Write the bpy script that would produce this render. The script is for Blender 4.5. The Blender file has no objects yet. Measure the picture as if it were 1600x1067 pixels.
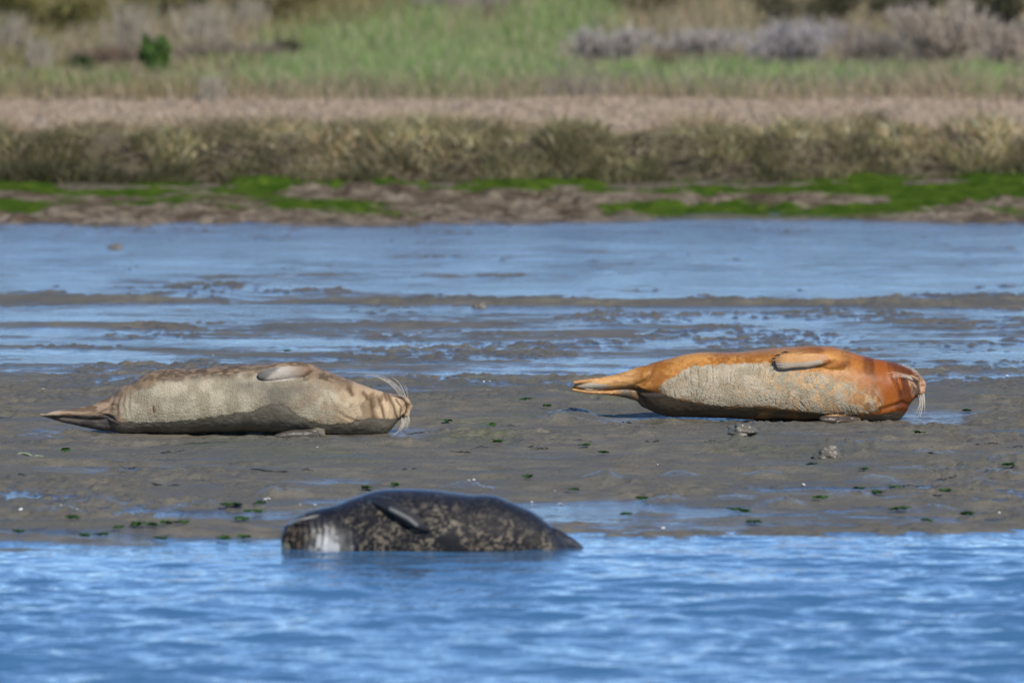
import bpy, math, random
import numpy as np
from mathutils import Vector

# ------------------------------------------------------------------ camera, sky, sun, exposure
sc = bpy.context.scene
C = sc.collection
FPX, CAMH, YH = 10500.0, 2.2, -100.0        # focal length in photo pixels, eye height, row of the horizon
cam_d = bpy.data.cameras.new('camera'); cam = bpy.data.objects.new('camera', cam_d); C.objects.link(cam)
cam_d.sensor_width = 36.0; cam_d.lens = FPX / 1600 * 36.0
cam_d.clip_start = 0.5; cam_d.clip_end = 3000
cam.location = (0, 0, CAMH)
PITCH = math.atan((533.5 - YH) / FPX)
cam.rotation_euler = (math.pi / 2 - PITCH, 0, 0)
cam_d.dof.use_dof = True; cam_d.dof.focus_distance = 30.2; cam_d.dof.aperture_fstop = 3.8
cam_d.dof.aperture_blades = 0
sc.camera = cam

SUN_EL, SUN_AZ = math.radians(38), math.radians(24)      # azimuth: to the right of straight behind the camera
world = bpy.data.worlds.new("World"); sc.world = world; world.use_nodes = True
wn = world.node_tree; wn.nodes.clear()
sky = wn.nodes.new('ShaderNodeTexSky'); sky.sky_type = 'NISHITA'; sky.sun_disc = False
sky.sun_elevation = SUN_EL; sky.sun_rotation = math.pi - SUN_AZ
sky.altitude = 3000; sky.air_density = 1.0; sky.dust_density = 0.0; sky.ozone_density = 5.0
bg = wn.nodes.new('ShaderNodeBackground'); bg.inputs['Strength'].default_value = 0.15
wo = wn.nodes.new('ShaderNodeOutputWorld')
wn.links.new(sky.outputs[0], bg.inputs[0]); wn.links.new(bg.outputs[0], wo.inputs[0])
sun_d = bpy.data.lights.new('sun', 'SUN'); sun_d.energy = 3.9; sun_d.angle = math.radians(0.5)
sun_d.color = (1.0, 0.95, 0.87)
sun = bpy.data.objects.new('sun', sun_d); C.objects.link(sun)
S = Vector((math.sin(SUN_AZ) * math.cos(SUN_EL), -math.cos(SUN_AZ) * math.cos(SUN_EL), math.sin(SUN_EL)))
sun.rotation_euler = S.to_track_quat('Z', 'Y').to_euler()
sc.view_settings.view_transform = 'Standard'; sc.view_settings.look = 'None'
sc.view_settings.exposure = 0.32; sc.view_settings.gamma = 1.0

# ------------------------------------------------------------------ helpers
rng = np.random.default_rng(7)

def hash3(ix, iy, iz, seed):
    h = (ix.astype(np.int64) * 374761393 + iy.astype(np.int64) * 668265263 + iz.astype(np.int64) * 2147483647 + seed * 144269) & 0xFFFFFFFF
    h = ((h ^ (h >> 13)) * 1274126177) & 0xFFFFFFFF
    h = ((h ^ (h >> 15)) * 2246822519) & 0xFFFFFFFF
    h = h ^ (h >> 16)
    return (h & 0xFFFFFF) / float(0xFFFFFF)

def noise(x, y, z=None, seed=0):
    """smooth value noise, 0..1"""
    x = np.asarray(x, float); y = np.asarray(y, float) + 0 * x
    fx, fy = np.floor(x), np.floor(y)
    tx, ty = x - fx, y - fy
    tx = tx**3 * (tx * (tx * 6 - 15) + 10); ty = ty**3 * (ty * (ty * 6 - 15) + 10)
    ix, iy = fx.astype(np.int64), fy.astype(np.int64)
    def plane(iz):
        a = hash3(ix, iy, iz, seed); b = hash3(ix + 1, iy, iz, seed)
        c = hash3(ix, iy + 1, iz, seed); d = hash3(ix + 1, iy + 1, iz, seed)
        return (a * (1 - tx) + b * tx) * (1 - ty) + (c * (1 - tx) + d * tx) * ty
    if z is None: return plane(np.zeros_like(ix))
    z = np.asarray(z, float) + 0 * x
    fz = np.floor(z); tz = z - fz; tz = tz * tz * (3 - 2 * tz); iz = fz.astype(np.int64)
    return plane(iz) * (1 - tz) + plane(iz + 1) * tz

def fbm(x, y, z=None, octs=4, seed=0, gain=0.5):
    s = 0; a = 1; t = 0
    for o in range(octs):
        k = 2.03**o
        s = s + a * noise(x * k + 17.3 * o, y * k - 9.1 * o, None if z is None else z * k + 3.7 * o, seed + o)
        t += a; a *= gain
    return s / t

def sstep(a, b, x):
    t = np.clip((x - a) / (b - a), 0, 1); return t * t * (3 - 2 * t)

def lerp(a, b, t):
    a = np.asarray(a, float); b = np.asarray(b, float); t = np.asarray(t, float)
    isc = lambda q: q.ndim >= 1 and q.shape[-1] == 3 and q.shape != t.shape
    if t.ndim and (isc(a) or isc(b)): t = t[..., None]
    return a * (1 - t) + b * t

def gpt(px, py, z=0.0):
    """photo pixel of something standing on height z -> world point"""
    d = (CAMH - z) * FPX / (py - YH)
    return ((px - 800) / FPX * d, d, z)

def mesh_np(name, co, faces, mat=None, parent=None, attrs=None, smooth=True):
    me = bpy.data.meshes.new(name)
    co = np.asarray(co, np.float32); faces = np.asarray(faces, np.int32)
    k = faces.shape[1]; n = len(faces)
    me.vertices.add(len(co)); me.vertices.foreach_set('co', co.ravel())
    me.loops.add(n * k); me.loops.foreach_set('vertex_index', faces.ravel())
    me.polygons.add(n); me.polygons.foreach_set('loop_start', np.arange(n, dtype=np.int32) * k)
    me.update(calc_edges=True)
    me.polygons.foreach_set('use_smooth', np.full(n, smooth))
    for an, av in (attrs or {}).items(): set_attr(me, an, av)
    me.update()
    o = bpy.data.objects.new(name, me); C.objects.link(o)
    if mat: me.materials.append(mat)
    if parent: o.parent = parent
    return o

def set_attr(me, name, v):
    v = np.asarray(v, np.float32)
    if v.ndim == 2:
        a = me.attributes.new(name, 'FLOAT_COLOR', 'POINT')
        a.data.foreach_set('color', np.concatenate([v[:, :3], np.ones((len(v), 1), np.float32)], 1).ravel())
    else:
        a = me.attributes.new(name, 'FLOAT', 'POINT'); a.data.foreach_set('value', v)

def grid_faces(nr, nc, wrap=False):
    i = np.arange(nr - 1)[:, None]; j = np.arange(nc if wrap else nc - 1)[None, :]
    j2 = (j + 1) % nc
    f = np.stack([i * nc + j, i * nc + j2, (i + 1) * nc + j2, (i + 1) * nc + j], -1)
    return f.reshape(-1, 4)

def tag(o, label=None, cat=None, group=None, kind=None):
    if label: o['label'] = label
    if cat: o['category'] = cat
    if group: o['group'] = group
    if kind: o['kind'] = kind
    return o

def empty(name, loc, label, cat, group=None):
    o = bpy.data.objects.new(name, None); C.objects.link(o); o.location = loc; o.empty_display_size = .1
    return tag(o, label, cat, group)

class M:
    """tiny node helper"""
    def __init__(s, name):
        s.m = bpy.data.materials.new(name); s.m.use_nodes = True; s.t = s.m.node_tree
        s.b = s.t.nodes['Principled BSDF']
    def n(s, typ, **kw):
        nd = s.t.nodes.new(typ)
        for k, v in kw.items():
            if k in nd.inputs.keys(): nd.inputs[k].default_value = v
            else: setattr(nd, k, v)
        return nd
    def l(s, a, b): s.t.links.new(a, b)
    def attr(s, name, col=True):
        a = s.n('ShaderNodeAttribute', attribute_name=name); return a.outputs['Color' if col else 'Fac']
    def math(s, op, a, b=None, clamp=False):
        nd = s.t.nodes.new('ShaderNodeMath'); nd.operation = op; nd.use_clamp = clamp
        for i, v in enumerate((a, b)):
            if v is None: continue
            if isinstance(v, (int, float)): nd.inputs[i].default_value = v
            else: s.l(v, nd.inputs[i])
        return nd.outputs[0]
    def mixc(s, f, a, b, mode='MIX'):
        nd = s.t.nodes.new('ShaderNodeMix'); nd.data_type = 'RGBA'; nd.blend_type = mode
        for i, v in ((0, f), (6, a), (7, b)):
            if isinstance(v, (int, float)): nd.inputs[i].default_value = v
            elif isinstance(v, tuple): nd.inputs[i].default_value = (*v, 1)
            else: s.l(v, nd.inputs[i])
        return nd.outputs[2]
    def coord(s, scale=(1, 1, 1)):
        tc = s.n('ShaderNodeTexCoord'); mp = s.n('ShaderNodeMapping'); mp.inputs['Scale'].default_value = scale
        s.l(tc.outputs['Object'], mp.inputs[0]); return mp.outputs[0]
    def noise(s, scale, detail=3, vec=None, rough=.5):
        nd = s.n('ShaderNodeTexNoise'); nd.inputs['Scale'].default_value = scale
        nd.inputs['Detail'].default_value = detail; nd.inputs['Roughness'].default_value = rough
        s.l(vec if vec is not None else s.coord(), nd.inputs['Vector']); return nd.outputs['Fac']
    def ramp(s, v, a, b, lo=0., hi=1.):
        nd = s.n('ShaderNodeMapRange'); s.l(v, nd.inputs['Value'])
        nd.inputs['From Min'].default_value = a; nd.inputs['From Max'].default_value = b
        nd.inputs['To Min'].default_value = lo; nd.inputs['To Max'].default_value = hi; return nd.outputs[0]
    def bump(s, h, dist, strength=1.0, prev=None):
        nd = s.n('ShaderNodeBump'); nd.inputs['Distance'].default_value = dist
        if isinstance(strength, (int, float)): nd.inputs['Strength'].default_value = strength
        else: s.l(strength, nd.inputs['Strength'])
        s.l(h, nd.inputs['Height'])
        if prev is not None: s.l(prev, nd.inputs['Normal'])
        return nd.outputs[0]
    def set(s, k, v):
        i = s.b.inputs[k]
        if isinstance(v, (int, float)): i.default_value = v
        elif isinstance(v, tuple): i.default_value = (*v, 1) if len(v) == 3 else v
        else: s.l(v, i)

def plain(name, col, rough=.7, spec=.5, var=.25, scale=40):
    m = M(name)
    f = m.noise(scale, 3)
    m.set('Base Color', m.mixc(f, tuple(c * (1 - var) for c in col), tuple(min(1, c * (1 + var)) for c in col)))
    m.set('Roughness', rough); m.set('Specular IOR Level', spec)
    return m.m

# ------------------------------------------------------------------ river (near water)
def make_river():
    # one sheet from in front of the camera to under the edge of the mud, carrying real wavelets
    xs = np.concatenate([np.linspace(-60, -3.2, 60)[:-1], np.arange(-3.2, 3.2, .014), np.linspace(3.2, 60, 60)])
    ys = np.concatenate([np.linspace(-40, 14, 40)[:-1], np.arange(14, 18.5, .03), np.arange(18.5, 27.5, .013)])
    X, Y = np.meshgrid(xs, ys)
    Z = np.zeros_like(X)
    r = np.random.default_rng(3)
    warp = fbm(X * .7, Y * .7, octs=2, seed=5) * 1.6
    # wavelets: a wind sea from the far side, wavelength 0.09 .. 0.9 m
    n = 90
    for i in range(n):
        lam = 0.075 * (0.95 / .075) ** (r.random() ** 1.35)
        th = r.normal(0, .42)
        k = 2 * math.pi / lam
        A = lam * .0079 * (1.05 if lam < .22 else (1.0 if lam < .5 else .8)) * (.6 + .8 * r.random())
        env = .35 + 1.3 * noise(X * .7 / max(lam * 2.2, .4) + i * 7.7, Y * .8 / max(lam * 2.2, .4) + i * 3.1, seed=i)
        Z += A / math.sqrt(n / 16) * env * np.sin(k * (X * math.sin(th) + Y * math.cos(th)) + warp * k * .12 + r.random() * 6.28)
    shore = sstep(25.2, 21.5, Y)
    patch = .55 + .8 * fbm(X * .5 + 3, Y * .22, octs=3, seed=44)
    Z *= (.30 + .70 * shore) * patch
    core = (1 - sstep(3.2, 6, np.abs(X))) * sstep(12, 15, Y)
    Z *= core
    m = M('river water')
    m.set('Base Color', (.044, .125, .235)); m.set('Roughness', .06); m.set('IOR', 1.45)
    b1 = m.noise(9, 3, m.coord((.6, 1, 1)), .6); b2 = m.noise(34, 2, m.coord((.6, 1, 1)), .5)
    n1 = m.bump(b1, .016, .8); n2 = m.bump(b2, .004, .5, n1)
    m.set('Normal', n2)
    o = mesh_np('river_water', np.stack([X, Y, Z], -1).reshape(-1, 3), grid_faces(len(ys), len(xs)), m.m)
    return tag(o, kind='structure')
make_river()

# ------------------------------------------------------------------ mudflat
def shore_d(x):
    u = x / 24.5 * FPX + 800
    return 24.32 + .00045 * (u - 200).clip(-2000, 3000) * .9 + .34 * (fbm(x * 1.5, x * 0 + 2.2, octs=5, seed=9, gain=.6) - .5)

def lump_list():
    # (px, py, half width m, half depth m, height m)
    L = [(1164,697,.075,.09,.035), (1256,681,.15,.10,.022), (1347,699,.12,.08,.018), (1459,709,.10,.08,.022), (1583,725,.12,.09,.028),
         (1443,735,.16,.08,.015), (944,754,.09,.10,.02), (869,661,.09,.07,.02), (893,650,.14,.10,.022), (940,662,.16,.08,.018), (1040,656,.2,.1,.014),
         (1190,668,.13,.08,.016), (1110,662,.10,.06,.012), (390,684,.10,.06,.012), (520,687,.06,.05,.016),
         (110,676,.12,.08,.018), (60,682,.1,.08,.014), (735,765,.12,.1,.02), (790,800,.1,.1,.012), (505,800,.12,.12,.02), (440,776,.1,.1,.02),
         (300,792,.14,.1,.018), (150,790,.14,.1,.02), (90,800,.14,.1,.016), (1220,790,.12,.1,.02), (1330,775,.1,.1,.015), (1520,748,.1,.1,.02),
         (1570,745,.1,.1,.016), (1060,748,.1,.08,.016), (1190,745,.1,.08,.014), (1370,750,.1,.08,.012), (1040,780,.1,.1,.018), (1020,800,.1,.1,.014),
         (1455,795,.12,.12,.018), (1150,780,.1,.1,.012)]
    return L

def make_mud():
    xs = np.concatenate([np.linspace(-45, -4.1, 50)[:-1], np.arange(-4.1, -2.6, .03), np.arange(-2.6, 2.6, .0095), np.arange(2.6, 4.1, .03), np.linspace(4.1, 45, 50)])
    ys = [19.0]
    while ys[-1] < 57.6:
        y = ys[-1]; ys.append(y + .016 * (max(y, 24) / 25) ** 1.6)
    ys = np.array(ys)
    X, Y = np.meshgrid(xs, ys)
    ds = shore_d(X)
    base = np.where(Y < ds, (Y - ds) * .07, .034 * (1 - np.exp(-(Y - ds) / .8)))
    base = base + .008 * (fbm(X * .8, Y * .5, octs=2, seed=2) - .5)
    # low undulations, finer ridges, grain
    u1 = fbm(X * .8 + 5, Y * 2.1, octs=3, seed=21) - .5
    u2 = fbm(X * 1.7, Y * 5.6, octs=5, seed=31, gain=.55) - .5
    u3 = fbm(X * 16, Y * 16, octs=3, seed=51) - .5
    rough = fbm(X * 1.6 + 31, Y * 1.1, octs=3, seed=61)
    u4 = fbm(X * 42, Y * 30, octs=2, seed=55) - .5
    Z = base + .014 * sstep(.45, .62, rough) * u4 + (.030 * u1 + .052 * u2) * np.interp(Y, [31, 33, 38.5, 40, 50, 51], [1, .62, .62, .8, .7, .9]) + (.007 + .034 * sstep(.45, .62, rough)) * u3
    # tidal ridge behind the seals and small bars
    yr = 39.7 + .5 * (fbm(X * .5, X * 0, octs=3, seed=71) - .5) - .10 * X
    ridge = np.exp(-((Y - yr) / .22) ** 2) * sstep(.38, .58, fbm(X * .55 + 8.7, Y * 0 + .3, octs=2, seed=72))
    yr2 = 37.3 + .6 * (fbm(X * .6, X * 0 + 5, octs=3, seed=73) - .5)
    ridge2 = np.exp(-((Y - yr2) / .25) ** 2) * sstep(.5, .68, fbm(X * .9 + 1.3, Y * 0 + 1.3, octs=2, seed=74))
    Z += .038 * ridge + .02 * ridge2
    # far shore lifts to the foot of the marsh bank
    fs = 49.5 + .8 * (fbm(X * .45, X * 0 + 9, octs=3, seed=81) - .5) + .5 * sstep(0, 3.5, X) + 1.2 * np.exp(-((X - 1.6) / 1.1) ** 2)
    lift = sstep(0, 7.0, Y - fs)
    far = sstep(-.3, .8, Y - fs)
    Z += far * .015 + lift * .13 + far * ((fbm(X * 2.0, Y * 1.3, octs=3, seed=91) - .45) * .13 + (fbm(X * 7, Y * 4, octs=3, seed=92) - .5) * .11 * sstep(.42, .6, fbm(X * 1.1, Y * .8, octs=2, seed=93)))
    # pools: standing water cuts the relief flat at a level that varies with distance
    lvl = base + np.interp(Y, [24, 25.2, 26.4, 27.5, 31.5, 32.8, 34.5, 38.5, 39.8, 41, 43, 50, 52], [-.003, -.007, -.010, -.017, -.015, -.004, .003, .005, .001, .011, .015, .013, -.004])
    lvl = lvl + .010 * (fbm(X * .5 + 3, Y * .45, octs=3, seed=101) - .5)
    pool = sstep(-.012, .010, lvl - Z) * (Y > ds - .3)
    Zp = np.where(Y > ds + .05, np.maximum(Z, lvl), Z)
    # seaward of the shoreline no pools
    Z = lerp(Z, Zp, sstep(0, .5, Y - ds))
    pool *= sstep(0, .4, Y - ds)
    lumpy = np.zeros_like(Z)
    # the two hauled-out animals have pressed the mud flat under them
    for (pu, pv, hl) in ((352, 676, .80), (1215, 653, .72)):
        gx, gy, _ = gpt(pu, pv, .03)
        k = (1 - sstep(hl, hl + .25, np.abs(X - gx))) * (1 - sstep(.30, .60, np.abs(Y - gy - .0)))
        Z = lerp(Z, .016 + .014 * u2 + .014 * u3 + 0 * Z, k * .95); pool *= 1 - k
        # a low broken rim of squeezed-up mud along the belly
        rim = np.exp(-((Y - gy + .235 + .03 * u1 * 2) / .035) ** 2) * (1 - sstep(hl * .85, hl, np.abs(X - gx)))
        lumpy = np.maximum(lumpy, rim * .8)
        Z += rim * (.014 * sstep(.48, .75, fbm(X * 7, Y * 6, octs=4, seed=int(pu), gain=.6)) + .02 * np.clip(u3, -.1, 1))
    for (px, py, hw, hd, hh) in lump_list():
        gx, gy, _ = gpt(px, py, .03)
        r2 = ((X - gx) / hw) ** 2 + ((Y - gy) / hd) ** 2
        s = np.exp(-r2 * 1.4)
        Z += 1.5 * hh * s * (.25 + 1.3 * fbm(X * 20, Y * 14, octs=4, seed=int(px), gain=.6))
        lumpy = np.maximum(lumpy, s)
        pool *= 1 - sstep(.1, .5, s)
    # wet attribute: film of water, thins out upward
    rel = Z - lvl
    wet = np.clip(pool, 0, 1)
    damp = sstep(.016, -.002, rel) * sstep(.35, .6, fbm(X * 1.4, Y * .9, octs=3, seed=111))
    damp = np.maximum(damp, sstep(.1, .5, lumpy) * .9)
    algae = np.zeros_like(Z)
    a1 = fbm(X * .8 + 40, Y * .5, octs=4, seed=121)
    py = (CAMH - Z) * FPX / Y + YH
    algae = sstep(.52, .60, a1 + .30 * np.exp(-((Y - 54.9 - .09 * X - .2 * np.sin(X * .9 + 1)) / .75) ** 2) + .025 - .05 * sstep(53.2, 52, Y) + .05 * sstep(0.5, 3, X)) * sstep(51.0, 52.0, Y)
    film = sstep(.60, .72, fbm(X * 1.3 + 4, Y * .7, octs=3, seed=131)) * sstep(27.2, 28.5, Y) * sstep(37, 32, Y)
    m = M('tidal mud')
    A = lambda n: m.attr(n, False)
    nz = m.noise(7, 5); nf = m.noise(70, 3); nb = m.noise(2.2, 3, m.coord((.6, 1, 1)))
    c = m.mixc(m.ramp(nz, .35, .65), (.105, .092, .068), (.165, .145, .105))
    c = m.mixc(m.ramp(nb, .42, .62), c, (.105, .098, .080))
    c = m.mixc(m.ramp(nf, .56, .72, 0, .55), c, (.045, .042, .034))
    c = m.mixc(m.math('MULTIPLY', A('film'), m.ramp(nf, .42, .6, .0, .5)), c, (.085, .105, .03))
    fz = m.noise(16, 4)
    g = m.mixc(m.ramp(nz, .35, .65), (.026, .055, .007), (.070, .105, .014))
    c = m.mixc(A('far'), c, m.mixc(m.ramp(fz, .5, .66, 0, .7), m.mixc(m.ramp(m.noise(3.5, 4), .38, .62), (.085, .062, .042), (.22, .175, .125)), (.03, .022, .014)))
    c = m.mixc(A('algae'), c, g)
    sa = m.noise(1., 5, m.coord((4.5, 17, 1)), .62); sb = m.noise(1., 3, m.coord((30, 60, 1)), .6)
    sn = m.math('ADD', m.math('MULTIPLY', sa, .7), m.math('MULTIPLY', sb, .3))
    wraw = m.math('ADD', m.math('MULTIPLY', A('wet'), .98), m.math('MULTIPLY', m.math('SUBTRACT', sn, .5), 5.0))
    wetf = m.ramp(wraw, .30, 1.05); dampf = A('damp')
    wetf = m.math('MULTIPLY', wetf, m.ramp(A('wet'), .02, .25))
    c = m.mixc(m.math('MULTIPLY', wetf, .85), c, (.026, .040, .062))
    m.set('Base Color', c)
    rr = m.ramp(nz, .3, .7, .50, .80)
    rr2 = m.t.nodes.new('ShaderNodeMix'); m.l(dampf, rr2.inputs[0]); m.l(rr, rr2.inputs[2]); rr2.inputs[3].default_value = .22
    rr3 = m.t.nodes.new('ShaderNodeMix'); m.l(wetf, rr3.inputs[0]); m.l(rr2.outputs[0], rr3.inputs[2]); rr3.inputs[3].default_value = .12
    m.set('Roughness', rr3.outputs[0]); m.set('IOR', 1.42); m.set('Specular IOR Level', m.math('ADD', m.math('MULTIPLY', m.math('SUBTRACT', 1., A('far')), .22), m.math('MULTIPLY', m.math('MAXIMUM', wetf, m.math('MULTIPLY', dampf, .6)), .28)))
    dry = m.math('SUBTRACT', 1.0, wetf)
    b1 = m.bump(m.noise(55, 4, None, .6), .010, m.math('MULTIPLY', dry, .9))
    rip = m.noise(16, 4, m.coord((.55, 1, 1)), .6)
    b2 = m.bump(rip, .022, m.math('MULTIPLY', wetf, m.ramp(m.noise(1., 4, m.coord((1.1, 2.2, 1))), .35, .62, .25, 1.)), b1)
    m.set('Normal', b2)
    co = np.stack([X, Y, Z], -1).reshape(-1, 3)
    o = mesh_np('mudflat', co, grid_faces(len(ys), len(xs)), m.m,
                attrs=dict(wet=wet.ravel(), damp=damp.ravel(), algae=algae.ravel(), film=film.ravel(), far=far.ravel()))
    tag(o, kind='structure')
    return xs, ys, Z
MX, MY, MZ = make_mud()

def mud_z(x, y):
    i = np.clip(np.searchsorted(MY, y), 1, len(MY) - 1); j = np.clip(np.searchsorted(MX, x), 1, len(MX) - 1)
    return max(float(MZ[i, j]), float(MZ[i - 1, j - 1]))

# ------------------------------------------------------------------ marsh bank and hill (far shore)
def bank_edge(x):
    return 56.3 + .09 * x + .9 * (fbm(x * .55, x * 0 + 4, octs=4, seed=201) - .5)

def land_z(X, Y):
    e = bank_edge(X)
    foot = .16 + .05 * (fbm(X * 2, Y * 2, octs=2, seed=205) - .5)
    top = .53 + .0 * X
    lip = sstep(-.55, .35, Y - e + .5 * (fbm(X * 2.1, Y * 2.1, octs=3, seed=202) - .5))
    z = foot + (top + .10 * (fbm(X * 1.1, Y * .6, octs=3, seed=206) - .5) - foot) * lip + .06 * (fbm(X * 3, Y * 2, octs=3, seed=203) - .5) * sstep(-1, .5, Y - e)
    z = z + .004 * np.clip(Y - 58, 0, 24)
    z = lerp(-.15, z, sstep(-1.75, -1.15, Y - e))
    rise = Y - 82
    z = z + .95 * sstep(-3, 17, rise) + .15 * sstep(64, 82, Y) * (fbm(X * .35, Y * .2, octs=3, seed=204) - .5)
    return z

def make_land():
    xs = np.concatenate([np.linspace(-400, -9, 40)[:-1], np.arange(-9, 9, .05), np.linspace(9, 400, 40)])
    ys = np.concatenate([np.arange(54.3, 60, .045), np.arange(60, 130, .35), np.linspace(130, 900, 40)])
    X, Y = np.meshgrid(xs, ys)
    Z = land_z(X, Y)
    m = M('marsh soil')
    n1 = m.noise(1.2, 5); n2 = m.noise(14, 4)
    c = m.mixc(m.ramp(n1, .35, .65), (.12, .10, .065), (.20, .155, .115))
    c = m.mixc(m.ramp(n2, .45, .7, 0, .6), c, (.04, .035, .02))
    c = m.mixc(m.attr('scarp', False), c, m.mixc(m.ramp(n2, .4, .6), (.03, .024, .014), (.11, .09, .055)))  # dark muddy scarp, its colour also painting shadowed hollows under the overhang
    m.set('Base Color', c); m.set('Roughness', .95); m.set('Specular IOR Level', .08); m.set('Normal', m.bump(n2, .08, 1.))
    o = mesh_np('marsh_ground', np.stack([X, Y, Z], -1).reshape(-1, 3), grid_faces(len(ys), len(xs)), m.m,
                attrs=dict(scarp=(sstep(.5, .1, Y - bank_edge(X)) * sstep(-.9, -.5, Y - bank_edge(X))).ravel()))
    tag(o, kind='structure')
make_land()

def leaf_mat(name, trans=.25):
    m = M(name); col = m.attr('col'); m.set('Base Color', col); m.set('Roughness', .65); m.set('Specular IOR Level', .25)
    tr = m.n('ShaderNodeBsdfTranslucent'); m.l(col, tr.inputs[0])
    mx = m.n('ShaderNodeMixShader'); mx.inputs[0].default_value = trans
    out = m.t.nodes['Material Output']
    m.l(m.b.outputs[0], mx.inputs[1]); m.l(tr.outputs[0], mx.inputs[2]); m.l(mx.outputs[0], out.inputs[0])
    return m.m
LEAF = leaf_mat('dry and green blades', .35)

def blades(name, P, H, W, lean, col, mat=LEAF, parent=None, r=rng):
    """one tapered two-segment blade per row of P, as one mesh"""
    n = len(P)
    a = r.random(n) * 2 * math.pi; la = r.random(n) * 2 * math.pi
    wx = np.cos(a) * W; wy = np.sin(a) * W
    lx = np.cos(la) * lean * H; ly = np.sin(la) * lean * H
    v = np.zeros((n, 5, 3))
    v[:, 0] = P + np.stack([-wx, -wy, 0 * W], 1); v[:, 1] = P + np.stack([wx, wy, 0 * W], 1)
    mid = P + np.stack([lx * .35, ly * .35, H * .6], 1)
    v[:, 2] = mid + np.stack([wx * .8, wy * .8, 0 * W], 1); v[:, 3] = mid - np.stack([wx * .8, wy * .8, 0 * W], 1)
    v[:, 4] = P + np.stack([lx, ly, H], 1)
    b = np.arange(n)[:, None] * 5
    f = np.concatenate([b + [[0, 1, 2]], b + [[0, 2, 3]], b + [[3, 2, 4]]], 0)
    c = np.repeat(col, 5, 0)
    return mesh_np(name, v.reshape(-1, 3), f, mat, parent, attrs=dict(col=c), smooth=False)

def pick(cols, w, n, r=rng, var=.16):
    cols = np.array(cols, float); i = r.choice(len(cols), n, p=np.array(w) / sum(w))
    return cols[i] * (1 + var * (r.random((n, 1)) * 2 - 1))

def scatter(n, d0, d1, margin=1.5, r=rng, power=1.0):
    d = d0 + (d1 - d0) * r.random(n) ** power
    x = (r.random(n) * 2 - 1) * (.0765 * d + margin)
    return x, d

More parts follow.
